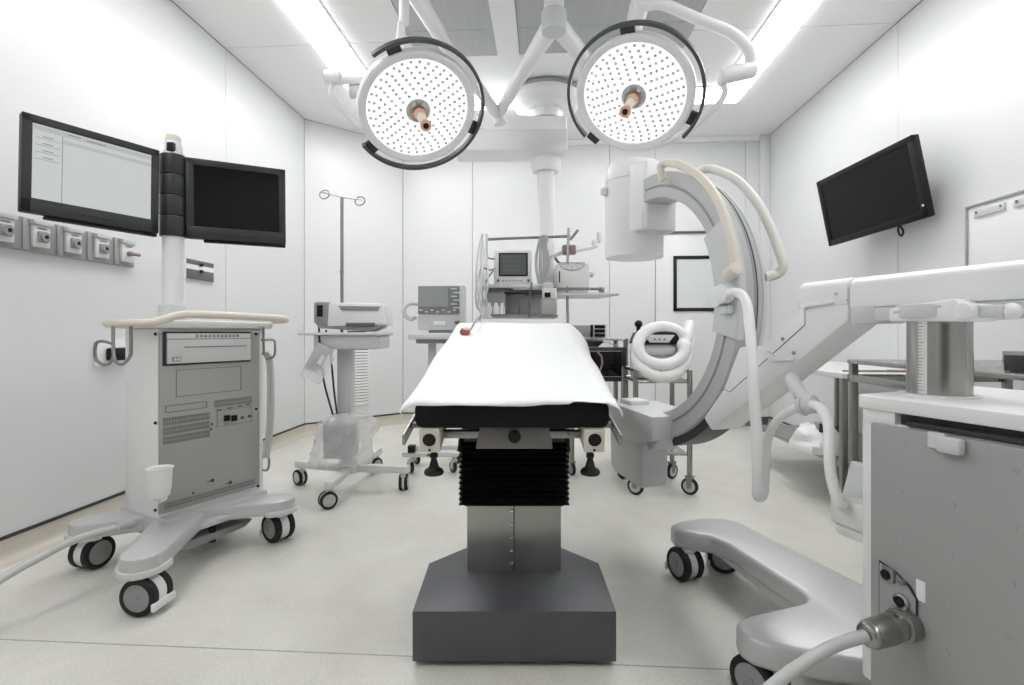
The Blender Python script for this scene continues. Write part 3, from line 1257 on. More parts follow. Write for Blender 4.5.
for k in range(3):
    q.sphere((.91 + k * .03, 3.26, .96), .006)
q.make('key', 'darkgrey', fc)
q = B()
q.span((.82, 3.28, .86), (1.05, 3.302, .905), .006)
q.make('label_band', 'lightgrey', root)
q = B()
q.cyl((.84, 3.4, .99), (.84, 3.4, 1.055), .014, seg=14)
q.sphere((.84, 3.4, 1.06), .026)
q.make('hanger_knob', 'black', root)


def corrugated(pts, r, name, material, parent, closed=False, pitch=.013, per=60):
    P = spline(pts, per)
    ln = sum((P[i + 1] - P[i]).length for i in range(len(P) - 1))
    step = max(1, int(len(P) * pitch / ln / 4))
    q = B()
    acc = 0.0
    res = []
    for i in range(0, len(P), step):
        res.append(P[i])
    n = len(res)
    q.tube(res, r, 14, smooth=False, rfun=lambda t: 1.0 + .028 * math.cos(t * (n - 1) / 4 * 2 * PI))
    return q.make(name, material, parent, ang=80)


root = thing('corrugated_hose', 'thick white corrugated hose coiled in loops around the warming unit', 'hose', (.95, 3.25, .71))
lp = []
# upper loop in front of the unit, then lower loop, each a flattened turn facing the viewer
pts_px = [(690, 324, 3.38), (688, 334, 3.32), (683, 345, 3.25)] + [(662 + 24 * math.cos(a), 346 + 19 * math.sin(a), 3.20 - .05 * math.sin(a) + .006 * k) for k, a in
          enumerate([k_ * PI / 6 for k_ in range(0, 12)])] + [(684, 352, 3.27), (686, 362, 3.30)]
pts2 = [(639, 350, 3.30), (637, 358, 3.24), (642, 368, 3.19), (652, 375, 3.17), (664, 377, 3.16), (677, 372, 3.18), (685, 360, 3.24), (688, 345, 3.32), (690, 330, 3.38)]
for k, pp in enumerate((pts_px, pts2)):
    corrugated([W(*p) for p in pp], .038, 'hose_loop', 'hose', root)

# ================================================================ PRINTER CART (left middle)
cx, cy = -1.03, 3.28
root = thing('printer_cart', 'white pole cart with five legged base carrying the printer', 'cart', (cx, cy, 0))
q = B()
q.span((-1.31, 3.12, .985), (-.80, 3.47, 1.005), .006)
q.make('tray', 'offwhite', root)
q = B()
q.span((-1.22, 3.14, .90), (-.82, 3.44, .985), .01)
q.make('tray_box', 'lightgrey', root)
q = B()
q.box((-1.07, 3.3, .60), (.09, .09, .68), .01)
q.make('column', 'lightgrey', root)
for cxs in (-1.335, -.80):
    pass
feet = [(298, 3.33, -1.385), (328, 2.88, -1.035), (403, 3.22, -.68), (372, 3.75, -1.01), (318, 3.8, -1.42)]
hubp = Vector((-1.04, 3.28, .16))
spots = [(-1.385, 3.37), (-1.035, 2.93), (-.69, 3.25), (-.98, 3.72)]
for x, y in spots:
    q = B()
    d = Vector((x, y, .125)) - hubp
    L = d.length
    fm, _ = frame_to(hubp, (x, y, .125))
    ang = math.atan2(d.y, d.x)
    fm = tr(*hubp) @ rz(ang)
    q = B(fm)
    q.prism([(-.02, -.03), (L * .8, -.026), (L + .035, -.026), (L + .045, 0), (L + .035, .026), (L * .8, .026), (-.02, .03)], -.045, .0, .006)
    q.make('base_leg', 'offwhite', root)
for (x, y), yw in zip(spots, (.9, 2.2, 0.1, 2.6)):
    caster(root, x, y, .10, yw, .13, 'lightgrey', 'silver', twin=True, w=.02, gap=.014, trail=.018)
q = B(tr(hubp.x, hubp.y, 0))
q.lathe([(0, .11), (.06, .11), (.07, .13), (.065, .18), (.05, .2), (0, .2)], 20)
q.make('hub', 'offwhite', root)
q = B()
q.cyl((-1.136, 3.42, 1.0), (-1.136, 3.42, 1.905), .011, seg=14)
q.cyl((-1.136, 3.42, 1.40), (-1.136, 3.42, 1.415), .014, seg=14)
pole = q.make('drip_pole', 'rawsteel', root)
q = B()
zt = 1.88
q.tube([W(322, 192, 3.42), W(342, 197, 3.42), W(362, 200, 3.42)], .005, 8, smooth=False)
for px, py in ((324.5, 194.5), (360, 201)):
    c = W(px, py, 3.42)
    q.tube([c + Vector((.032 * math.cos(a), .012 * math.sin(a), .032 * math.sin(a))) for a in [k * PI / 8 for k in range(16)]], .0045, 6, per=3, closed=True)
q.make('drip_hook', 'rawsteel', pole)
# printer
root = thing('printer', 'white and grey printer with open front slot on the pole cart tray', 'printer', (-1.05, 3.3, 1.005))
PRF = tr(-1.0, 3.3, 0) @ rz(.12) @ Matrix.Diagonal((.86, 1, 1, 1))
q = B(PRF)
q.prism([(-.17, 1.04), (.25, 1.05), (.25, 1.075), (.22, 1.175), (.20, 1.185), (-.16, 1.185)], -.17, .15, .01, m=basis((0, 0, 0), (1, 0, 0), (0, 0, 1), (0, 1, 0)))
cs = q.make('case', 'white', root)
q = B(PRF)
q.prism([(-.25, 1.045), (-.12, 1.045), (-.14, 1.19), (-.25, 1.19)], -.165, .145, .01, m=basis((0, 0, 0), (1, 0, 0), (0, 0, 1), (0, 1, 0)))
q.make('side_case', 'midgrey', root)
q = B(PRF)
q.prism([(-.24, 1.03), (.12, 1.008), (.2, 1.035), (.2, 1.05), (-.24, 1.05)], -.16, .14, .006, m=basis((0, 0, 0), (1, 0, 0), (0, 0, 1), (0, 1, 0)))
q.make('underside', 'midgrey', root)
q = B(PRF)
q.prism([(-.095, 1.165), (.20, 1.165), (.18, 1.138), (-.07, 1.138)], -.178, -.16, .003, m=basis((0, 0, 0), (1, 0, 0), (0, 0, 1), (0, 1, 0)))
q.make('handle_recess', 'midgrey', cs)
q = B(PRF)
q.span((-.04, -.176, 1.04), (.16, -.165, 1.062), .002)
q.make('paper_slot', 'darkgrey', cs)
q = B(PRF)
q.span((-.262, -.165, 1.06), (-.235, .02, 1.185), .006)
ins = q.make('side_panel', 'midgrey', root)
q = B(PRF)
q.span((-.24, -.172, 1.10), (-.20, -.16, 1.17), .003)
for z in (1.12, 1.15):
    q.cyl((-.22, -.18, z), (-.22, -.165, z), .008, seg=10)
q.make('connector', 'black', ins)
q = B(PRF)
q.span((-.05, -.1, 1.005), (.06, .06, 1.012), .003)
q.make('foot', 'darkgrey', root)
# cables and hanging bag
root = thing('printer_cable', 'two thin dark cables hanging from the printer beside the cart column', 'cable', W(330, 380, 3.16))
for p in ([W(319, 328, 3.16), W(320, 350, 3.12), W(324, 382, 3.13), W(333, 415, 3.2)], [W(326, 330, 3.16), W(331, 360, 3.16), W(334, 390, 3.18), W(337, 414, 3.24)]):
    q = B()
    q.tube(p, .0065, 8)
    q.make('strand', 'char', root)
q = B()
q.box(W(326, 352, 3.14), (.07, .05, .03), .006)
q.make('plug', 'black', root)
root = thing('document_pouch', 'clear pouch with grey printed card hanging tilted under the printer tray', 'pouch', W(319, 360, 3.12))
q = B(tr(*W(319, 359, 3.10)) @ rz(.35) @ ry(.5))
q.box((-.01, 0, 0), (.085, .006, .17), .002)
q.make('card', 'paper', root)
q = B(tr(*W(320, 360, 3.09)) @ rz(.35) @ ry(.5))
q.box((.005, -.004, -.02), (.13, .004, .22), .0015)
q.make('sleeve', 'bag', root)
q = B(tr(*W(321, 360, 3.085)) @ rz(.35) @ ry(.5))
q.box((.0, -.007, .0), (.025, .003, .06))
q.make('sticker', 'white', root)
# box in a plastic bag
root = thing('bagged_box', 'grey box wrapped in a clear crumpled plastic bag on the cart base', 'box', (-1.03, 3.2, .2))
q = B(tr(-1.06, 3.15, 0) @ rz(-.05))
q.span((-.085, -.05, .235), (.085, .09, .45), .008)
q.make('box', 'midgrey', root)
q = B()
vts, fcs = [], []
nr, nh = 30, 16
for j in range(nh + 1):
    t = j / nh
    z = .19 + .31 * t
    rad = .19 * (1 - .12 * t) if t < .8 else .19 * (.9 - .35 * (t - .8) / .2)
    for k in range(nr):
        a = 2 * PI * k / nr
        w = 1 + .16 * noise.noise(Vector((math.cos(a) * 2.2, math.sin(a) * 2.2, t * 3.1))) + .1 * noise.noise(Vector((math.cos(a) * 6, math.sin(a) * 6, t * 6)))
        vts.append((-1.05 + rad * w * math.cos(a) * 1.02 + .07 * (t - .4), 3.19 + rad * .62 * w * math.sin(a), z + .02 * noise.noise(Vector((a, t * 4, 2)))))
for j in range(nh):
    for k in range(nr):
        fcs.append((j * nr + k, j * nr + (k + 1) % nr, (j + 1) * nr + (k + 1) % nr, (j + 1) * nr + k))
q.faces(vts, fcs)
q.make('plastic_bag', 'bag', root, ang=30)

# ================================================================ WORKSTATION CART (left front)
KA = math.atan2(.88, .47)
E1 = Vector((math.cos(KA), math.sin(KA), 0))
E2 = Vector((-math.sin(KA), math.cos(KA), 0))
K0 = Vector((-1.482, 2.147, 0))
K = basis(K0, E1, E2, (0, 0, 1))           # x along the grey face, y towards the wall, z up
root = thing('workstation_cart', 'white and grey rolling workstation cart with twin monitor pole and beige handle rail', 'cart', K @ Vector((.24, .15, 0)))


def kf(px, py, off=0.0):
    p = on_plane(px, py, K0 + E2 * off, E2)
    v = K.inverted() @ p
    return v.x, v.z


KW, KD = .498, .275
q = B(K)
q.span((0, .008, .215), (KW, KD, 1.02), .012)
q.make('body', 'white', root)
q = B(K)
q.span((.004, .0, .235), (KW - .03, .012, 1.0), .002)
fpn = q.make('grey_panel', 'cartgrey', root)
q = B(K)
q.prism([(-.03, -.03), (KW + .03, -.03), (KW + .03, KD + .03), (-.03, KD + .03)], 1.02, 1.055, .012)
q.make('lid', 'white', root)
# screws at the corners
for (px, py) in ((153, 334), (256, 334), (153, 424), (256, 409), (158, 511), (258, 486)):
    x, z = kf(px, py)
    x = min(max(x, -.008), KW - .008)
    q = B(K)
    q.cyl((x if x > 0.02 else .0, -.004 if x > .02 else .02, z), (x if x > .02 else -.006, .012 if x > .02 else .02, z), .0065, seg=10)
    q.make('screw', 'black', root)
# recorder drawer with a dark surround
x0, zt = kf(162.5, 331.5)
_, zb = kf(163, 366)
x1, _ = kf(250, 332)
q = B(K)
q.span((x0, -.008, zb), (x1, .004, zt), .004)
dr = q.make('drawer_surround', 'char', fpn)
q = B(K)
q.span((x0 + .012, -.016, zb + .008), (x1 - .006, .0, zt - .034), .003)
q.make('drawer_front', 'lightgrey', root)
q = B(K)
q.span((x0 + .012, -.014, zt - .032), (x1 - .006, .0, zt - .008), .002)
q.make('button_bar', 'offwhite', root)
q = B(K)
for k in range(11):
    q.span((x0 + .13 + k * .019, -.0165, zt - .026), (x0 + .143 + k * .019, -.012, zt - .013), .001, seg=1)
q.make('button', 'midgrey', root, kind='stuff')
q = B(K)
q.span((x0 + .08, -.0175, zt - .07), (x1 - .03, -.0155, zt - .0665))
q.span((x0 + .03, -.0175, zb + .018), (x0 + .065, -.0155, zb + .036))
q.make('slot_line', 'darkgrey', root)
q = B(K)
q.span((x0 + .034, -.019, zb + .021), (x0 + .047, -.016, zb + .033))
q.span((x0 + .050, -.019, zb + .021), (x0 + .062, -.016, zb + .033))
q.make('window_mark', 'lightgrey', root)


def outline(x0, x1, z0, z1, t=.0022):
    q.span((x0, -.0012, z0), (x1, .002, z0 + t))
    q.span((x0, -.0012, z1 - t), (x1, .002, z1))
    q.span((x0, -.0012, z0), (x0 + t, .002, z1))
    q.span((x1 - t, -.0012, z0), (x1, .002, z1))


q = B(K)
xa, za = kf(176, 370)
xb, zb2 = kf(176, 397)
xc, _ = kf(241, 380)
outline(xa, xc, zb2, za)
xa2, za2 = kf(165.5, 406)
_, zb3 = kf(165.5, 413)
xc2, _ = kf(207, 402)
outline(xa2, xc2, zb3, za2)
xa3, za3 = kf(217, 411)
_, zb4 = kf(217, 427)
xc3, _ = kf(252, 405)
outline(xa3, xc3, zb4, za3, .0015)
q.make('panel_outline', 'darkgrey', fpn)
for (la, lb, rx_) in (((163, 418.5), (163, 426), 210), ((163, 428), (163, 435.5), 210), ((163, 437.5), (163, 445), 210), ((214.5, 400.5), (214.5, 407.5), 252), ((165, 503.5), (165, 509), 255)):
    ax, az = kf(*la)
    _, bz = kf(*lb)
    ex, _ = kf(rx_, 400)
    q = B(K)
    q.span((ax, -.001, bz), (ex, .003, az))
    vg = q.make('vent_slot', 'darkgrey', fpn)
    q = B(K)
    nf = int((ex - ax) / .006)
    for k in range(nf):
        q.box((ax + (k + .5) * (ex - ax) / nf, -.002, (az + bz) / 2), (.0022, .002, az - bz))
    q.span((ax, -.003, (az + bz) / 2 - .001), (ex, -.001, (az + bz) / 2 + .001))
    q.make('vent_fin', 'cartgrey', vg, kind='stuff')
for px in (226.5, 233.8):
    x, z = kf(px, 418)
    q = B(K)
    q.box((x, -.004, z), (.026, .012, .028), .003)
    q.make('socket', 'black', fpn)
for px, py in ((242, 417.5), (249, 416)):
    x, z = kf(px, py)
    q = B(K)
    q.cyl((x, -.01, z), (x, .002, z), .007, seg=10)
    q.make('toggle', 'darkgrey', fpn)
q = B(K)
for k, (px, py) in enumerate(((219, 410), (230, 408), (240, 406), (248, 404.5))):
    x, z = kf(px, py)
    q.box((x, -.001, z), (.022, .002, .004))
for px, py in ((210, 481), (228, 483)):
    x, z = kf(px, py)
    q.box((x, -.001, z), (.022, .002, .003))
    q.box((x + .012, -.001, z), (.012, .002, .014))
for px, py in ((193, 493), (212, 424), (211, 429)):
    x, z = kf(px, py)
    q.box((x, -.001, z), (.006, .002, .01))
q.make('printed_mark', 'char', fpn)
# base: plate with four rounded feet
KZ0, KZ1 = .145, .21
c4 = {'fl': Vector((-1.335, 1.845)), 'fr': Vector((-1.115, 2.47)), 'bl': Vector((-1.80, 2.17)), 'br': Vector((-1.62, 2.78))}
kc = Vector((-1.48, 2.36))
for nm in c4:
    p = c4[nm]
    d = p - kc
    L = d.length
    fm = tr(kc.x, kc.y, 0) @ rz(math.atan2(d.y, d.x))
    q = B(fm)
    pl = [(0, -.10), (L * .55, -.085)] + [(L - .02 + .085 * math.cos(a), .075 * math.sin(a)) for a in [(-PI / 2) + k * PI / 8 for k in range(9)]] + [(L * .55, .085), (0, .10)]
    q.prism(pl, KZ0, KZ1, .014)
    q.make('base_arm', 'silver', root)
    q = B(fm)
    pl = [(L - .04 + .115 * math.cos(a), .088 * math.sin(a)) for a in [(-PI / 2) + k * PI / 10 for k in range(11)]]
    pl = pl + [(x - .022, y * .82) for x, y in pl[::-1]]
    q.prism(pl, KZ0 - .006, KZ0 + .018, .004)
    q.make('bumper', 'lightgrey', root)
q = B(K)
q.span((.0, -.05, .13), (KW - .02, KD + .04, .222), .01)
q.make('base_plate', 'silver', root)
q = B(K)
q.prism([(.04, .10), (.40, .10), (.36, .075), (.10, .06)], -.045, .2, .004, m=basis((0, 0, 0), (1, 0, 0), (0, 0, 1), (0, 1, 0)))
q.make('base_skirt', 'midgrey', root)
q = B(K)
q.prism([(.06, .175), (.40, .175), (.385, .165), (.08, .150)], -.10, -.045, .004, m=basis((0, 0, 0), (1, 0, 0), (0, 0, 1), (0, 1, 0)))
q.make('foot_pedal', 'silver', root)
q = B(K)
q.cyl((.21, -.03, .12), (.21, -.03, .055), .014, seg=12)
q.make('pedal_stem', 'rubber', root)
for nm, yw in (('fl', 1.5 + PI), ('fr', 1.0), ('bl', -.25), ('br', 1.0)):
    p = c4[nm]
    caster(root, p.x, p.y, .135, yw, KZ0 + .01, 'white', 'midgrey', twin=True, w=.03, gap=.038, trail=.02, brake=(nm in ('fl', 'fr')))
# handle rail
q = B(K)
hx0, hx1 = -.05, KW + .075
pts = [(hx0, .30, 1.04), (hx0 - .02, .25, 1.04), (hx0 - .02, .06, 1.04), (hx0 + .01, -.05, 1.045), (hx0 + .09, -.085, 1.075), (hx0 + .2, -.085, 1.08), (hx1 - .1, -.085, 1.075),
       (hx1 - .015, -.075, 1.07), (hx1, -.02, 1.065), (hx1, .2, 1.06), (hx1 - .04, .30, 1.06)]
q.tube(pts, .017, 12)
q.make('handle_rail', 'beige', root)
# hooks under the rail
q = B()
hk = [W(131, 326, 2.0), W(131, 345, 2.0), W(130, 356, 2.0), W(123, 364, 2.02), W(116, 362, 2.04), W(113.5, 352, 2.05), W(113, 326, 2.06)]
q.tube(hk, .0065, 8)
q.make('hook', 'rawsteel', root)
q = B()
hk = [W(113, 344, 2.06), W(105, 341.5, 2.08), W(97.5, 342, 2.1), W(95, 349, 2.1), W(96, 359, 2.1), W(103, 364.5, 2.08), W(110, 363, 2.07), W(114, 355, 2.05)]
q.tube(hk, .0065, 8)
q.make('hook', 'rawsteel', root)
q = B()
q.tube([W(263.5, 327, 2.55), W(263.5, 340, 2.55), W(264, 354, 2.55)], .006, 8)
q.make('hook', 'rawsteel', root)
q = B()
q.tube([W(261, 340, 2.55), W(273, 340, 2.56), W(275, 345, 2.56), W(274, 356, 2.56), W(266, 359, 2.55)], .006, 8)
q.make('hook', 'rawsteel', root)
q = B()
q.tube([W(262, 470, 2.55), W(267, 470, 2.55), W(269, 465, 2.55), W(269, 458, 2.55)], .006, 8)
q.make('hook', 'rawsteel', root)
for dx in (0, 3.5):
    q = B()
    q.tube([W(263 + dx, 352, 2.56), W(268 + dx, 362, 2.57), W(269 + dx, 395, 2.57), W(268 + dx, 430, 2.57), W(264 + dx, 458, 2.56)], .009, 8)
    q.make('hung_cord', 'cable', root)
# cup holder at the near corner
q = B(tr(*W(159.5, 484, 2.06)))
q.lathe([(0, -.065), (.022, -.06), (.036, -.045), (.042, -.01), (.045, .058), (.05, .066), (.046, .066), (.04, .06), (.037, -.005), (.0, -.045)], 24)
q.make('cup_holder', 'white', root)
q = B()
q.box(W(159, 490, 2.12), (.05, .05, .10), .012, m=None)
q.make('cup_bracket', 'white', root)
# monitor pole
pp = W(173.5, 237, 2.28)
q = B(tr(pp.x, pp.y, 0))
q.cyl((0, 0, 1.05), (0, 0, 1.125), .058, seg=28, bev=.004)
q.make('pole_collar', 'lightgrey', root)
q = B(tr(pp.x, pp.y, 0))
q.cyl((0, 0, 1.12), (0, 0, 1.80), .043, seg=28)
q.make('pole', 'white', root)
q = B(tr(pp.x, pp.y, 0))
z0 = 1.425
hb = None
for k in range(4):
    q = B(tr(pp.x, pp.y, 0))
    q.cyl((0, 0, z0 + k * .091 + .0015), (0, 0, z0 + (k + 1) * .091 - .0015), .053, seg=30, bev=.003)
    q.make('hinge_sleeve', 'char', root)
q = B(tr(pp.x, pp.y, 0))
q.cyl((0, 0, 1.785), (0, 0, 1.85), .036, seg=24, bev=.004)
cp = q.make('pole_cap', 'white', root)
q = B(tr(pp.x, pp.y, 0))
q.cyl((0, 0, 1.848), (0, 0, 1.878), .033, .03, seg=18, bev=.004)
q.make('beacon', 'beige', cp)
q = B(tr(pp.x, pp.y, 0))
q.box((.012, -.034, 1.815), (.03, .02, .04), .003)
q.make('sensor_eye', 'black', cp)


def flat_monitor(TL, TR, BR, BL, screen_mat, name):
    TL, TR, BR, BL = [Vector(v) for v in (TL, TR, BR, BL)]
    x = ((TR - TL) + (BR - BL)).normalized()
    y = ((TL - BL) + (TR - BR)).normalized()
    n = x.cross(y).normalized()          # towards the viewer
    y = n.cross(x)
    c = (TL + TR + BR + BL) / 4
    w = ((TR - TL).length + (BR - BL).length) / 2
    h = ((TL - BL).length + (TR - BR).length) / 2
    fm = basis(c, x, y, n)
    q = B(fm)
    q.span((-w / 2, -h / 2, -.03), (w / 2, h / 2, -.001), .006)
    q.span((-w * .38, -h * .38, -.06), (w * .38, h * .38, -.028), .015)
    mon = q.make(name, 'char', root)
    bz, bb = .030, .055
    q = B(fm)
    for lo, hi in (((-w / 2, h / 2 - bz), (w / 2, h / 2)), ((-w / 2, -h / 2), (w / 2, -h / 2 + bb)), ((-w / 2, -h / 2), (-w / 2 + bz, h / 2)),
                   ((w / 2 - bz, -h / 2), (w / 2, h / 2))):
        q.span((lo[0], lo[1], -.004), (hi[0], hi[1], .006), .003)
    q.make('bezel', 'char', mon)
    q = B(fm)
    q.span((-w / 2 + bz - .002, -h / 2 + bb - .002, -.003), (w / 2 - bz + .002, h / 2 - bz + .002, .001))
    q.make('screen', screen_mat, mon)
    q = B(fm)
    for k in range(7):
        q.box((-w * .13 + k * .02, -h / 2 + bb * .42, .0065), (.012, .005, .003), .001, seg=1)
    q.make('button', 'black', mon, kind='stuff')
    q = B(fm)
    q.span((-w * .34, -h / 2 - .012, -.035), (w * .5, -h / 2 - .0, -.006), .004)
    q.make('lower_lip', 'black', mon)
    return fm, w, h, bz, bb, mon


sc = 1.027
ML = [Vector((0, 0, 1)) + (Vector(v) - Vector((0, 0, 1))) * sc for v in ((-1.711, 1.784, 1.774), (-1.482, 2.148, 1.765), (-1.477, 2.14, 1.415), (-1.706, 1.776, 1.423))]
fm, w, h, bz, bb, mon = flat_monitor(*ML, 'lit', 'lit_monitor')
sx0, sx1, sy0, sy1 = -w / 2 + bz, w / 2 - bz, -h / 2 + bb, h / 2 - bz
q = B(fm)
q.span((sx0 + .002, sy1 - .022, .001), (sx1 - .002, sy1 - .004, .0016))
q.span((sx0 + .085, sy1 - .05, .001), (sx1 - .002, sy1 - .036, .0016))
q.make('menu_bar', 'litgrey', mon)
q = B(fm)
q.span((sx0 + .085, sy0, .001), (sx0 + .087, sy1 - .022, .0016))
for k in range(4):
    q.span((sx0 + .008, sy1 - .05 - k * .026, .001), (sx0 + .08, sy1 - .0485 - k * .026, .0016))
    q.span((sx0 + .03, sy1 - .043 - k * .026, .001), (sx0 + .06, sy1 - .04 - k * .026, .0016))
q.span((sx0 + .1, sy1 - .012, .0016), (sx0 + .14, sy1 - .009, .002))
q.span((sx0 + .16, sy1 - .016, .0016), (sx0 + .22, sy1 - .012, .002))
q.make('menu_line', 'litdark', mon)
sc = .945
MR = [Vector((0, 0, 1)) + (Vector(v) - Vector((0, 0, 1))) * sc for v in ((-1.533, 2.407, 1.827), (-1.153, 2.607, 1.83), (-1.153, 2.607, 1.45), (-1.533, 2.407, 1.447))]
flat_monitor(*MR, 'screen', 'blank_monitor')
# floor cable of the cart
q = B()
q.tube([W(132, 525, 2.08) , W(118, 527, 2.02), W(75, 540, 1.9), W(35, 560, 1.78), W(0, 580, 1.70), Vector((-1.85, 1.45, .05)), Vector((-2.1, 1.0, .02)), Vector((-2.2, .2, .016))], .014, 10)
o = q.make('power_cable', 'cable', root)
q = B()
q.cyl(W(134, 522, 2.1), W(116, 527.5, 2.01), .021, .016, seg=16)
q.make('cable_boot', 'silver', root)

# ---------------------------------------------------------------- left wall fittings
q0 = Rw(UL, 2.6, 1.37)
root = thing('gas_rail', 'grey medical gas outlet rail on the left wall behind the monitors', 'wall outlet', q0)
LW = R @ basis((UL, 0, 0), (0, 1, 0), (1, 0, 0), (0, 0, 1)) if False else R @ tr(UL, 0, 0)


def lw_v(px):
    p = on_plane(px, 300, Rw(UL, 0, 0), R.to_3x3() @ Vector((1, 0, 0)))
    return (R.inverted() @ p).y


v1 = lw_v(131)
q = B(LW)
q.span((0, 1.55, 1.372), (.02, v1, 1.522), .004)
q.make('backplate', 'midgrey', root)
for k in range(6):
    v = v1 - .065 - k * .163
    q = B(LW)
    q.prism([(v - .075, 1.376), (v - .045, 1.376), (v - .045, 1.518), (v - .075, 1.518)], .0195, .027, .002, m=basis((0, 0, 0), (0, 1, 0), (0, 0, 1), (1, 0, 0)))
    q.make('cover_plate', 'panel', root)
    q = B(LW)
    q.prism([(v - .05, 1.517), (v + .052, 1.517), (v + .042, 1.494), (v - .04, 1.494)], .018, .05, .003, m=basis((0, 0, 0), (0, 1, 0), (0, 0, 1), (1, 0, 0)))
    q.make('hood', 'lightgrey', root)
    q = B(LW)
    q.span((.018, v - .038, 1.394), (.04, v + .04, 1.494), .004)
    ou = q.make('gas_outlet', 'offwhite', root)
    q = B(LW)
    if k == 0:
        q.cyl((.04, v, 1.44), (.06, v, 1.44), .014, seg=12)
        q.cyl((.056, v - .01, 1.44), (.07, v + .045, 1.44), .009, seg=10)
        q.make('lever', 'rose', ou)
    else:
        q.box((.045, v, 1.442), (.016, .05, .05), .006)
        q.cyl((.05, v, 1.442), (.062, v, 1.442), .022, seg=18)
        q.make('socket', 'midgrey', ou)
        q = B(LW)
        q.cyl((.058, v, 1.442), (.064, v, 1.442), .009, seg=12)
        q.make('bore', 'black', ou)
    q = B(LW)
    q.span((.04, v - .02, 1.478), (.0415, v + .02, 1.482))
    q.make('marking', 'darkgrey', ou)
# small plate
va, vb = lw_v(184), lw_v(212)
root = thing('socket_plate', 'small white wall plate with two dark socket rows below the blank monitor', 'wall outlet', Rw(UL, (va + vb) / 2, 1.35))
q = B(LW)
q.span((0, va, 1.355), (.012, vb, 1.49), .003)
q.make('plate', 'white', root)
for z0_, z1_ in ((1.46, 1.49), (1.358, 1.425)):
    q = B(LW)
    q.span((.01, va + .005, z0_), (.016, vb - .003, z1_), .002)
    q.make('socket_row', 'darkgrey', root)
for z in (1.462, 1.418):
    q = B(LW)
    q.cyl((.01, (va + vb) / 2 - .0, z), (.03, (va + vb) / 2, z), .011, seg=12)
    q.make('knob', 'black', root)
va, vb = lw_v(93), lw_v(136)
root = thing('power_outlet', 'white double power outlet low on the left wall behind the workstation cart', 'wall outlet', Rw(UL, (va + vb) / 2, .82))
q = B(LW)
q.span((0, va, .825), (.014, vb, .96), .004)
q.make('plate', 'white', root)
q = B(LW)
q.span((.012, va + .06, .85), (.055, va + .17, .92), .012)
q.make('plug', 'black', root)
q = B(LW)
for z in (.875, .9):
    q.cyl((.012, vb - .03, z), (.018, vb - .03, z), .006, seg=8)
q.make('pin_hole', 'darkgrey', root)

# ================================================================ C-ARM X-RAY MACHINE (right)
MA = .2995
cA, sA = math.cos(MA), math.sin(MA)
C = rz(MA)                    # local x = B (right), y = A (away), z up
root = thing('c_arm_machine', 'large white mobile C-arm X-ray machine with grey cabinet on the right', 'x-ray machine', C @ Vector((1.35, .8, 0)))


def pa(px, py, Bv):
    """(A, z) of a pixel on the machine's upright plane at B"""
    p = C.inverted() @ on_plane(px, py, C @ Vector((Bv, 0, 0)), C.to_3x3() @ Vector((1, 0, 0)))
    return p.y, p.z


def pz(px, py, z):
    """(B, A) of a pixel on a level plane"""
    p = C.inverted() @ on_plane(px, py, Vector((0, 0, z)), Vector((0, 0, 1)))
    return p.x, p.y


SIDE = basis((0, 0, 0), (0, 1, 0), (0, 0, 1), (1, 0, 0))      # polygon (A, z), pulled along B


def side_prism(pts, Bv, B1, bev, px=True):
    q = B(C)
    q.prism([pa(*p, Bv) for p in pts] if px else pts, Bv, B1, bev, m=SIDE)
    return q


# floor base
top = .2
poly = [(1.245, 1.79), (1.262, 1.85), (1.33, 1.875), (1.43, 1.88), (1.53, 1.85), (1.565, 1.79), (1.56, 1.70), (1.556, 1.40), (1.556, .5), (1.26, .5), (1.26, .914), (1.117, .993),
        (1.03, 1.055), (.995, 1.095), (.99, 1.135), (1.01, 1.175), (1.06, 1.192), (1.27, 1.20), (1.315, 1.215), (1.335, 1.26), (1.36, 1.62), (1.345, 1.70), (1.30, 1.735)]
q = B(C)
q.prism(poly, .125, top, .016, seg=3)
q.make('base', 'silver', root)
q = B(C)
q.prism([(1.72, .14), (1.28, .075), (.9, .075), (.9, .14)], 1.352, 1.54, .004, m=SIDE)
q.make('base_keel', 'silver', root)
for x, y, yw in ((1.29, 1.775, .35), (1.50, 1.80, 1.3), (1.06, 1.125, .6), (1.62, .3, 0)):
    p = C @ Vector((x, y, 0))
    caster(root, p.x, p.y, .13, yw, .15, 'lightgrey', 'midgrey', twin=True, w=.03, gap=.03, trail=.01, brake=True)
# cabinet
PB = 1.133
q = B(C)
cab = [(PB, .86)] + [(PB + .03 - .03 * math.cos(a), .885 + .03 * math.sin(a)) for a in [k * PI / 12 for k in range(1, 7)]] + [(1.60, .94), (1.60, -.5), (PB, -.5)]
q.prism(cab, .2, .80, .004)
q.span((PB + .0, .825, .79), (1.58, .90, .828), .003)
q.make('cabinet', 'white', root)
q = B(C)
cab2 = [(PB - .008, .86)] + [(PB - .008 + .03 - .03 * math.cos(a), .888 + .03 * math.sin(a)) for a in [k * PI / 12 for k in range(1, 7)]] + [(1.61, .96), (1.61, -.5), (PB - .008, -.5)]
q.prism(cab2, .826, .856, .007)
q.make('cabinet_top', 'white', root)
q = B(C)
q.span((PB + .012, -.5, .79), (1.59, .82, .828), 0)
q.make('top_gap', 'char', root)
q = B(C)
q.span((PB - .006, -.48, .802), (PB + .02, .80, .812), .001)
q.make('ledge', 'char', root)
A0, _ = pa(874, 420, PB)
q = B(C)
q.span((PB - .012, -.48, .16), (PB + .004, A0, .797), .004)
side = q.make('side_panel', 'panel', root)
dots = [(188, 143), (440, 203), (182, 247), (298, 280), (435, 330), (180, 350), (292, 395), (430, 455), (290, 505), (422, 575), (283, 612)]
q = B(C)
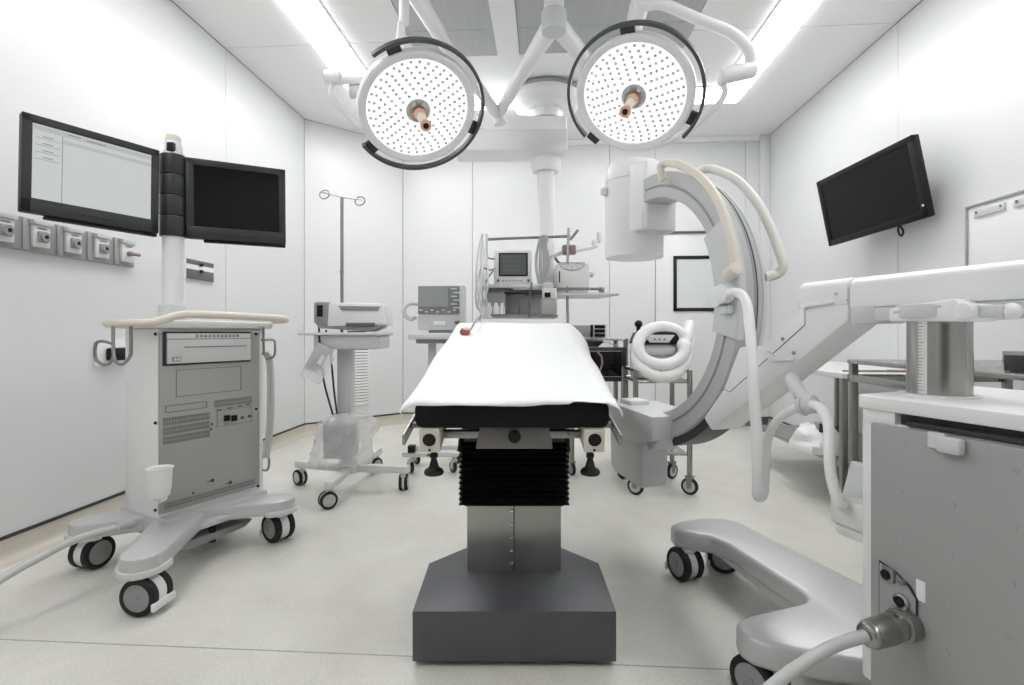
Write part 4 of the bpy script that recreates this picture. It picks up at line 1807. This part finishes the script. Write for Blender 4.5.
for X, Y in dots:
    a, z = pa(820 + .4454 * X, 380 + .4454 * Y, PB - .012)
    q.lathe([(.0065, 0), (.0055, .0012), (.003, .0008), (0, .0004)], 12, basis((PB - .012, a, z), (0, 1, 0), (0, 0, 1), (-1, 0, 0)))
q.make('rivet', 'panel', side, kind='stuff')
# latch
a0, z0 = pa(931, 432, PB - .012)
a1, _ = pa(948, 432, PB - .012)
a2, z2 = pa(967, 452, PB - .012)
q = B(C)
q.span((PB - .024, a1, z0 - .03), (PB - .008, a0, z0 + .002), .003)
q.span((PB - .034, a2, z0 - .034), (PB - .012, a1 + .01, z0 - .002), .006)
q.make('latch', 'lightgrey', root)
# socket plate
a0, z0 = pa(881, 562, PB - .012)
a1, z1 = pa(917, 640, PB - .012)
q = B(C)
zp = [(a0, z1), (a0, z0), (a0 + (a1 - a0) * .45, z0 - .008), (a0 + (a1 - a0) * .8, z0 - .025), (a1, z0 - .045), (a1, z1)]
q.prism(zp, PB - .018, PB - .01, .002, m=SIDE)
pl = q.make('socket_plate', 'panel', root)
q = B(C)
zp2 = [(A_ + (.0025 if A_ > (a0 + a1) / 2 else -.0025), Z_ + (.0025 if Z_ > z1 + .02 else -.0025)) for A_, Z_ in zp]
q.prism(zp2, PB - .0155, PB - .0115, 0, m=SIDE)
q.make('plate_gasket', 'char', root)


def sock(px, py, r, l, material, nm, par, r1=None):
    a, z = pa(px, py, PB - .018)
    q = B(C)
    q.cyl((PB - .018, a, z), (PB - .018 - l, a, z), r, r1, seg=20, bev=min(.002, r * .2))
    return q.make(nm, material, par)


a, z = pa(890, 574, PB - .018)
q = B(C)
q.box((PB - .022, a, z), (.01, .026, .03), .003)
q.make('socket_flange', 'rawsteel', pl)
sock(888.5, 574, .011, .012, 'black', 'socket', pl)
sock(904, 582, .006, .012, 'rawsteel', 'post', pl)
sock(903, 601, .0165, .01, 'chrome', 'lock_ring', pl)
sock(903, 601, .011, .013, 'black', 'lock_core', pl)
q = B(C)
a, z = pa(921, 591, PB - .0125)
q.box((PB - .0128, a, z), (.0016, .018, .042))
q.make('label_sticker', 'white', root)
# big plug and cable
p0 = on_plane(906, 624, C @ Vector((PB - .018, 0, 0)), C.to_3x3() @ Vector((1, 0, 0)))
p1 = W(848, 641, p0.y - .045)
dv = (p1 - p0).normalized()
q = B()
q.cyl(p0 - dv * .01, p0 + dv * .022, .034, seg=30, bev=.004)
cn = q.make('plug_flange', 'rawsteel', root)
q = B()
q.cyl(p0 + dv * .02, p0 + dv * .05, .028, seg=30, bev=.003)
q.make('plug_ring', 'steel', cn)
q = B()
q.cyl(p0 + dv * .048, p0 + dv * .098, .030, .028, seg=30, bev=.003)
q.make('plug_body', 'rawsteel', cn)
q = B()
q.cyl(p0 + dv * .096, p0 + dv * .112, .029, .022, seg=30, bev=.003)
q.make('plug_nut', 'steel', cn)
pe = p0 + dv * .112
q = B()
q.tube([pe, W(836, 645, pe.y - .01), W(812, 658, pe.y - .03), W(780, 680, pe.y - .05), W(755, 704, pe.y - .06), W(735, 735, pe.y - .08), Vector((.36, .93, .03)), Vector((.1, .7, .027))], .0122, 14)
q.make('thick_cable', 'cable', root)
# steel column
a_c, b_c = .84, 1.2924
q = B(C @ tr(b_c, a_c, 0))
q.cyl((0, 0, .855), (0, 0, 1.05), .06, seg=64)
colm = q.make('lift_column', 'steel', root)
q = B(C @ tr(b_c, a_c, 0))
q.lathe([(.076, .8555), (.076, .859), (.063, .861), (.0605, .857)], 40)
q.make('column_collar', 'white', root)
aw = math.atan2(-a_c, -b_c)          # towards the camera in the machine frame
q = B(C @ tr(b_c, a_c, 0))
vts, fcs = [], []
sw = math.radians(17)
st0 = aw - math.radians(28)
for k in range(7):
    a = st0 + sw * (k / 6 - .5)
    for z in (.862, 1.03):
        vts.append((0.0605 * math.cos(a), 0.0605 * math.sin(a), z))
for k in range(6):
    fcs.append((k * 2, k * 2 + 2, k * 2 + 3, k * 2 + 1))
q.faces(vts, fcs)
stk = q.make('scale_strip', 'offwhite', colm)
q = B(C @ tr(b_c, a_c, 0))
for k in range(22):
    z = .87 + k * .0072
    lnk = .55 if k % 5 == 0 else .34
    a_0, a_1 = st0 - sw * .45, st0 - sw * .45 + sw * lnk
    for j in range(3):
        aa, ab = a_0 + (a_1 - a_0) * j / 3, a_0 + (a_1 - a_0) * (j + 1) / 3
        r = .0609
        q.faces([(r * math.cos(aa), r * math.sin(aa), z), (r * math.cos(ab), r * math.sin(ab), z), (r * math.cos(ab), r * math.sin(ab), z + .0013),
                 (r * math.cos(aa), r * math.sin(aa), z + .0013)], [(0, 1, 2, 3)])
q.make('scale_tick', 'char', stk, kind='stuff')
# beam
NB = 1.28
FBm = 1.405
q = B(C)
q.prism([(NB, 1.067), (FBm, 1.067), (FBm, 1.15), (NB + .02, 1.15), (NB, 1.135)], -.5, 1.055, .006, m=AXY)
q.make('boom', 'white', root)
q = B(C)
q.prism([(NB - .003, 1.075), (FBm + .003, 1.075), (FBm + .003, 1.152), (NB + .02, 1.152), (NB - .003, 1.136)], 1.058, 1.225, .008, m=AXY)
q.make('boom_head', 'white', root)
q = B(C @ tr(NB + .055, 1.02, 0))
q.cyl((0, 0, 1.025), (0, 0, 1.07), .06, seg=30, bev=.004)
q.make('swivel', 'lightgrey', root)
# brake lever plates under the boom
q = side_prism([(888.6, 313), (889, 308.5), (955, 298.5), (958, 303), (974, 304), (975, 318), (966, 321.5), (889, 321.5)], NB - .056, NB + .03, .004)
q.make('lever_plate', 'white', root)
q = side_prism([(892, 311), (940, 304), (942, 306.5), (893, 313.5)], NB - .059, NB - .052, .002)
q.make('lever_groove', 'lightgrey', root)
q = side_prism([(974, 304.5), (1003, 304.5), (1003, 318), (974, 318)], NB - .045, NB + .1, .006)
q.make('brake_block', 'lightgrey', root)
a, z = pa(1005, 311, NB - .045)
q = B(C)
q.sphere((NB - .025, a, z), .017)
q.make('brake_knob', 'white', root)
a, z = pa(966, 311, NB - .056)
q = B(C)
q.cyl((NB - .05, a, z), (NB - .068, a, z), .018, seg=20, bev=.005)
q.make('lever_pivot', 'white', root)
q = B(C)
q.span((NB + .005, .66, 1.03), (FBm - .01, 1.0, 1.068), .006)
q.cyl((b_c, a_c, 1.035), (b_c, a_c, 1.066), .08, seg=32, bev=.003)
q.make('column_head', 'lightgrey', root)
# L-arm
q = side_prism([(799, 294), (799, 309.5), (761, 346), (738.5, 347), (723, 389), (703, 418), (711, 431), (752, 399), (848, 321), (848, 293)], NB, NB + .13, .01)
larm = q.make('l_arm', 'white', root)
q = side_prism([(799, 307), (803, 302.5), (832, 300.5), (833, 303), (806, 307), (803, 310)], NB - .012, NB + .004, .003)
q.make('finger_lever', 'white', root)
q = side_prism([(761, 354), (766, 351), (774, 357), (792, 358.5), (792, 361), (771, 361.5)], NB - .012, NB + .004, .003)
q.make('finger_lever', 'white', root)
q = B(C)
line = [(848, 300), (805, 306.5), (805, 325), (730, 392), (723, 389)]
LP = [(NB - .0005, *pa(*p, NB)) for p in line]
q.tube(LP, .0013, 5, smooth=False)
q.make('cover_seam', 'darkgrey', larm)
for px, py in ((783, 339), (794, 353), (837, 294)):
    a, z = pa(px, py, NB)
    q = B(C)
    q.cyl((NB + .001, a, z), (NB - .003, a, z), .006, seg=10)
    q.make('index_mark', 'midgrey', larm)
# the C ring
Bc, Ac, Zc = 1.3565, 2.058, 1.122
R1, R2, R3, wR = .486, .568, .595, .146


def ring_m(t):
    """frame at angle t: local x = outward, y = +B, z along"""
    out = Vector((0, -math.cos(t), math.sin(t)))
    al = Vector((0, math.sin(t), math.cos(t)))
    return C @ basis((Bc, Ac, Zc), out, (1, 0, 0), al)


hw = wR / 2
sec = [(R1, -hw), (R1 + .040, -hw), (R1 + .043, -hw + .006), (R1 + .050, -hw + .006), (R1 + .053, -hw), (R3 - .006, -hw), (R3, -hw + .008), (R3 - .004, -.03), (R3 - .016, -.028),
       (R3 - .02, .02), (R2, hw - .02), (R2 - .01, hw), (R1, hw), (R1 - .008, hw - .02), (R1 - .008, -hw + .02)]
N = 90
T0, T1 = math.radians(-96), math.radians(95)
q = B()
q.sweep(sec, [ring_m(T0 + (T1 - T0) * k / N) for k in range(N + 1)])
q.make('c_ring', 'ringgrey', root, ang=25)
for y0_, y1_, h_, mt_, nm_ in ((-.024, .012, .0012, 'midgrey', 'outer_track'), (-.0265, -.0245, .0035, 'darkgrey', 'track_edge'), (.014, .0165, .0035, 'darkgrey', 'track_edge'), (hw - .028, hw - .014, .012, 'lightgrey', 'outer_rim')):
    rr = R3 - .0165 - (.003 if y0_ > -.026 else 0)
    if nm_ == 'outer_rim':
        rr = R2 - .008
    q = B()
    q.sweep([(rr - .004, y0_), (rr + h_, y0_), (rr + h_, y1_), (rr - .004, y1_)], [ring_m(T0 + (T1 - T0) * k / N) for k in range(N + 1)])
    q.make(nm_, mt_, root)
# dark rail inlay on the near face
q = B()
q.sweep([(R1 + .0415, -hw + .004), (R1 + .0505, -hw + .004), (R1 + .0505, -hw + .0068), (R1 + .0415, -hw + .0068)], [ring_m(T0 + (T1 - T0) * k / N) for k in range(N + 1)])
q.make('ring_groove', 'midgrey', root)
# sleeve holding the ring
q = B()
ts = [math.radians(x) for x in (-14, -8, 0, 8, 16, 24, 30)]
q.sweep([(R1 - .012, -hw - .012), (R3 + .0, -hw - .012), (R3 + .006, -hw - .006), (R3 + .006, -hw + .02), (R1 - .012, -hw + .03)], [ring_m(t) for t in ts])
q.make('ring_sleeve', 'lightgrey', root)
q = B()
ts = [math.radians(x) for x in range(-73, -47, 4)]
q.sweep([(R3 - .003, -hw + .01), (R3 + .034, -hw + .012), (R3 + .034, hw - .01), (R3 - .003, hw - .01)], [ring_m(t) for t in ts])
q.make('belt_cover', 'char', root)
# knuckle on the sleeve
q = B(C)
for px, py, r, l0, l1 in ((722, 297, .038, -.01, .045), (731, 294, .034, .02, .06)):
    a, z = pa(px, py, Bc - hw - .012)
    q.cyl((Bc - hw - l0, a, z), (Bc - hw - l1, a, z), r, seg=24, bev=.006)
q.make('knuckle', 'white', root)
q = B(C)
a, z = pa(729, 307, Bc - hw - .012)
q.box((Bc - hw - .02, a, z - .01), (.03, .05, .03), .006)
q.make('knuckle_bracket', 'lightgrey', root)
# image intensifier head
hB, hA = 1.35, 2.21
k_ = (634 - 512) / 512
hA = (hB * cA - k_ * hB * sA) / (sA + k_ * cA)
hp = C @ Vector((hB, hA, 0))
hd_ = hp.y
hr = 28.5 / 512 * hd_
zt, zb = 1 + 171 * hd_ / 512, 1 + 75 * hd_ / 512
q = B(tr(hp.x, hp.y, 0))
q.lathe([(0, zt), (hr * .55, zt - .002), (hr * .85, zt - .018), (hr * .97, zt - .05), (hr, zt - .10), (hr, zb + .006), (hr * .985, zb), (hr * .93, zb - .0), (0, zb + .002)], 56)
hd = q.make('image_intensifier', 'white', root)
q = B(tr(hp.x, hp.y, 0))
q.lathe([(hr * 1.001, zt - .112), (hr * 1.004, zt - .11), (hr * 1.004, zt - .107), (hr * 1.001, zt - .105)], 56)
q.make('seam_band', 'lightgrey', hd)
q = B(tr(hp.x, hp.y, 0) @ rz(MA))
q.prism([(-.09, 0.0), (.13, 0.0), (.13, -.15), (.10, -.21), (-.06, -.21), (-.09, -.15)], zb + .105, zt - .06, .012)
q.make('head_bracket', 'white', root)
q = B(tr(hp.x, hp.y, 0) @ rz(MA))
q.span((-.07, -.20, zb + .10), (.09, -.02, zb + .205), .01)
q.make('head_block', 'lightgrey', root)
q = B(tr(hp.x, hp.y, 0))
zk = zt - .155
q.cyl((-hr * .98, -.02, zk), (-hr - .028, -.02, zk), .026, .016, seg=16, bev=.004)
q.make('head_knob', 'beige', root)
# tube housing at the lower end of the ring
q = side_prism([(652, 417), (652, 441), (637, 443), (616, 436), (608, 425), (608, 404), (612, 402.5)], 1.19, 1.44, .008)
q.make('tube_housing', 'lightgrey', root)
q = B(C)
a, z = pa(625, 402, 1.25)
q.span((1.24, 2.13, .655), (1.34, 2.24, .682), .006)
q.make('housing_cap', 'white', root)
q = B(C)
q.prism([(1.97, .56), (2.27, .56), (2.26, .36), (2.22, .33), (1.985, .315), (1.97, .34)], 1.205, 1.335, .008, m=SIDE)
q.make('lower_housing', 'lightgrey', root)
q = B(C)
q.prism([(1.88, .55), (2.0, .56), (2.0, .46)], 1.235, 1.36, .006, m=SIDE)
q.make('housing_gusset', 'lightgrey', root)
# beige handle tubes at the C
nb = Bc - hw - .03


def bz_(px, py, Bv):
    a, z = pa(px, py, Bv)
    return C @ Vector((Bv, a, z))


q = B()
hx = [(664, 180, nb), (661, 172, nb - .01), (661, 166, nb - .01), (668, 163, nb), (682, 166, nb), (700, 177, nb), (714, 194, nb), (724, 215, nb), (731, 240, nb), (735, 262, nb), (736, 272, nb)]
q.tube([bz_(*p) for p in hx], .0165, 12)
q.make('grab_handle', 'beige', root)
q = B()
q.cyl(bz_(737, 268, nb - .01), bz_(728, 276, nb + .01), .023, seg=18, bev=.006)
q.make('grab_handle_foot', 'beige', root)
fb = Bc + hw + .02
q = B()
hx = [(696, 173, fb - .03), (704, 169.5, fb), (716, 170, fb + .02), (737, 180, fb + .02), (757, 202, fb + .02), (771, 229, fb + .02), (781, 256, fb + .02), (783, 267, fb + .02), (777, 274, fb + .01), (765, 277, fb - .03)]
q.tube([bz_(*p) for p in hx], .0175, 12)
q.make('grab_handle', 'ivory', root)
# white supply hose
d0 = (bz_(731, 294, nb - .03)).y
q = B()
hs = [W(728, 294, d0), W(738, 293, d0 - .03), W(746, 302, d0 - .08), W(750, 330, d0 - .14), W(753, 380, d0 - .2), W(757, 440, d0 - .22), W(758, 480, d0 - .22), W(758, 496, d0 - .2), W(763, 492, d0 - .16),
      W(765, 460, d0 - .16), W(768, 438, d0 - .18), W(778, 420, d0 - .22), W(792, 410, d0 - .28), W(806, 405, d0 - .32), W(820, 408, d0 - .38), W(828, 424, d0 - .42), W(829, 450, d0 - .46),
      W(831, 475, d0 - .48), W(838, 500, d0 - .5), W(844, 506, d0 - .5)]
q.tube(hs, .0145, 12, rfun=lambda t: 1.08 if t < .5 else .88)
q.make('supply_hose', 'white', root)
q = B()
dh = d0 - .32
q.cyl(W(800, 405, dh + .02), W(815, 404, dh - .02), .026, seg=20, bev=.005)
q.cyl(W(803, 405, dh + .01), W(805, 405, dh + .005), .030, seg=20)
q.tube([W(808, 402, dh), W(800, 394, dh + .02), W(795, 385, dh + .06), W(792, 378, dh + .1)], .02, 10)
q.make('hose_clamp', 'lightgrey', root)
# junction box on the cabinet front
q = B(C)
jb = C.inverted() @ W(849, 516, 1.27)
q.span((jb.x - .03, .90, jb.z - .02), (jb.x + .05, jb.y + .03, jb.z + .05), .01)
q.span((jb.x - .02, .90, jb.z - .05), (jb.x + .05, jb.y + .025, jb.z - .01), .01)
q.make('junction_box', 'offwhite', root)
q = B(C)
q.cyl((jb.x + .015, jb.y, jb.z + .045), (jb.x + .025, jb.y - .01, jb.z + .13), .024, .02, seg=20)
q.make('cable_gland', 'white', root)

# ================================================================ RIGHT WALL: television, light box, steel tables
TVC = Vector((0, 0, 1)) + (Vector((2.222, 3.215, 1.852)) - Vector((0, 0, 1))) * 1.08
yaw, tilt, roll, TW, TH = .075, .179, .039, .797 * 1.08, .463 * 1.08
u = Vector((math.sin(yaw), -math.cos(yaw), 0))
n = Vector((-math.cos(yaw), -math.sin(yaw), 0))
vv = Vector((0, 0, math.cos(tilt))) + n * math.sin(tilt)
u2 = u * math.cos(roll) + vv * math.sin(roll)
v2 = -u * math.sin(roll) + vv * math.cos(roll)
n2 = u2.cross(v2).normalized()
fm = basis(TVC, u2, v2, n2)
root = thing('television', 'black flat television tilted down from the right wall', 'television', TVC)
q = B(fm)
q.span((-TW / 2, -TH / 2, -.045), (TW / 2, TH / 2, -.004), .008)
q.span((-TW * .36, -TH * .34, -.075), (TW * .36, TH * .34, -.043), .02)
q.make('case', 'black', root)
bw = .04
q = B(fm)
for lo, hi in (((-TW / 2, TH / 2 - bw), (TW / 2, TH / 2)), ((-TW / 2, -TH / 2), (TW / 2, -TH / 2 + bw)), ((-TW / 2, -TH / 2), (-TW / 2 + bw, TH / 2)), ((TW / 2 - bw, -TH / 2), (TW / 2, TH / 2))):
    q.span((*lo, -.006), (*hi, .006), .003)
q.make('bezel', 'black', root)
q = B(fm)
q.span((-TW / 2 + bw - .002, -TH / 2 + bw - .002, -.004), (TW / 2 - bw + .002, TH / 2 - bw + .002, .0))
q.make('screen', 'tvscreen', root)
q = B(fm)
q.box((TW / 2 - .018, -TH / 2 + .075, .0065), (.014, .012, .002))
q.make('sticker', 'white', root)
q = B()
pw = Rw(UR - .0, (R.inverted() @ TVC).y + .08, TVC.z)
q.tube([fm @ Vector((0, 0, -.07)), pw + Vector((-.03, 0, 0))], .022, 12, smooth=False)
q.box(pw + Vector((-.012, 0, 0)), (.022, .2, .25), .004, m=None)
q.make('wall_bracket', 'char', root)
q = B()
pq = fm @ Vector((TW * .22, -TH / 2, -.03))
q.tube([pq, pq + Vector((.01, -.012, -.04)), pq + Vector((.005, .0, -.065)), pq + Vector((.0, .018, -.03)), pq + Vector((.01, .02, .02))], .006, 8)
q.make('cord', 'black', root)
# light box on the right wall
RW = R @ tr(UR, 0, 0)


def rw(px, py, off=0.0):
    p = on_plane(px, py, Rw(UR - off, 0, 0), R.to_3x3() @ Vector((1, 0, 0)))
    v = R.inverted() @ p
    return v.y, v.z


ve, zt = rw(970, 207)
root = thing('film_viewer', 'flat wall mounted film viewing board with grey frame and clips on the right wall', 'viewing board', Rw(UR, ve - .5, 1.2))
vs0 = ve - 1.1
zb = 1.21
q = B(RW)
q.span((-.02, vs0, zb), (-.001, ve, zt), .002)
q.make('board', 'white', root)
q = B(RW)
for lo, hi in (((vs0, zt - .014), (ve, zt)), ((vs0, zb), (ve, zb + .014)), ((ve - .014, zb), (ve, zt)), ((vs0, zb), (vs0 + .014, zt))):
    q.span((-.028, lo[0], lo[1]), (-.018, hi[0], hi[1]), .002)
q.make('frame', 'midgrey', root)
for k in range(4):
    v = ve - .06 - .24 * k
    q = B(RW)
    q.span((-.03, v - .19, zt - .075), (-.019, v, zt - .035), .003)
    cl = q.make('clip_bar', 'lightgrey', root)
    q = B(RW)
    for dv_ in (.02, .17):
        q = B(RW)
        q.cyl((-.034, v - dv_, zt - .05), (-.029, v - dv_, zt - .05), .006, seg=8)
        q.make('clip_screw', 'darkgrey', cl)


def steel_table(label, u0, u1, v0, v1, z, shelf, top_mat, thick=.03, rail=False):
    rt = thing('steel_table', label, 'table', Rw((u0 + u1) / 2, (v0 + v1) / 2, 0))
    q = B(R)
    q.span((u0, v0, z - thick), (u1, v1, z), .004)
    q.make('top', top_mat, rt)
    if shelf:
        q = B(R)
        q.span((u0 + .01, v0 + .01, shelf - .025), (u1 - .01, v1 - .01, shelf), .004)
        q.make('lower_shelf', 'steel', rt)
    for uu in (u0 + .02, u1 - .02):
        for v in (v0 + .02, v1 - .02):
            q = B(R)
            q.span((uu - .016, v - .016, .03), (uu + .016, v + .016, z - thick + .001), .003)
            q.make('leg', 'rawsteel', rt)
            q = B(R)
            q.cyl((uu, v, 0), (uu, v, .034), .018, seg=12)
            q.make('foot', 'rubber', rt)
    if rail:
        q = B(R)
        q.span((u0, v0, z - .11), (u0 + .02, v1, z - .075), .003)
        q.span((u0, v1 - .02, z - .11), (u1, v1, z - .075), .003)
        q.make('apron', 'steel', rt)
    return rt


def ruv(px, d):
    p = R.inverted() @ Vector(((px - PX) / F * d, d, 0))
    return p.x, p.y


uu, vv_ = ruv(842, 2.85)
steel_table('white topped steel table with lower shelf by the right wall, farther one', uu, UR - .06, vv_, vv_ + 1.25, .775, .27, 'offwhite', .03)
o = thing('white_bag', 'crumpled white bag lying on the lower shelf of the farther steel table', 'bag', Rw(uu + .25, vv_ + .5, .271))
q = B()
vts, fcs = [], []
nr, nh = 26, 12
cB = W(812, 434, 3.2)
for j in range(nh + 1):
    t = j / nh
    for k in range(nr):
        a = 2 * PI * k / nr
        w = 1 + .25 * noise.noise(Vector((math.cos(a) * 2, math.sin(a) * 2, t * 3 + 5))) + .15 * noise.noise(Vector((math.cos(a) * 5, math.sin(a) * 5, t * 6)))
        ph = t * PI / 2
        vts.append((cB.x + .04 + .14 * w * math.cos(a) * math.cos(ph) + .001, cB.y + .18 * w * math.sin(a) * math.cos(ph), .273 + .16 * w * math.sin(ph)))
for j in range(nh):
    for k in range(nr):
        fcs.append((j * nr + k, j * nr + (k + 1) % nr, (j + 1) * nr + (k + 1) % nr, (j + 1) * nr + k))
fcs.append(tuple(range(nr))[::-1])
fcs.append(tuple(nh * nr + k for k in range(nr)))
q.faces(vts, fcs)
q.make('wrapper', 'hose', o, ang=30)
q = B()
for k in range(3):
    q.cyl((cB.x + .0 + .05 * k, cB.y - .1 + .04 * k, .40), (cB.x + .0 + .05 * k, cB.y - .1 + .04 * k, .45), .014, seg=10)
q.make('vial_cap', 'char', o)
u2_, v2_ = ruv(847, 2.62)
steel_table('stainless steel table beside the X-ray cabinet, nearer one', u2_, UR - .06, v2_ - 1.0, v2_, .865, .20, 'steel', .02, rail=True)
root = thing('scissors', 'instrument with reddish handle lying on the farther white table', 'instrument', Rw(uu + .2, vv_ + .1, .776))
P0, P1 = Rw(uu + .07, vv_ + .12, .781), Rw(uu + .30, vv_ + .10, .781)
q = B()
q.cyl(P0, P1, .005, .007, seg=10)
q.make('shaft', 'rawsteel', root)
q = B()
q.cyl(P1, P1 + (P1 - P0) * .55, .010, seg=12, bev=.002)
q.make('grip', 'rose', root)
root = thing('back_tray', 'low stainless steel box on the nearer table behind the column', 'box', Rw(u2_ + .30, v2_ - .55, .866))
q = B(R)
q.span((UR - .34, v2_ - .98, .8665), (UR - .08, v2_ - .30, .92), .004)
q.make('body', 'steel', root)
ub, vb_ = ruv(1016, 1.75)
root = thing('louvred_box', 'dark grey louvred device box at the right edge on the nearer table', 'medical device', Rw(ub + .12, vb_, .866))
q = B(R)
q.span((ub, vb_ - .09, .8665), (ub + .26, vb_ + .05, .925), .005)
q.make('case', 'char', root)
for k in range(4):
    q = B(R)
    q.span((ub + .01, vb_ - .094, .873 + k * .0125), (ub + .25, vb_ - .088, .879 + k * .0125), .001, seg=1)
    q.make('louvre', 'darkgrey', root)
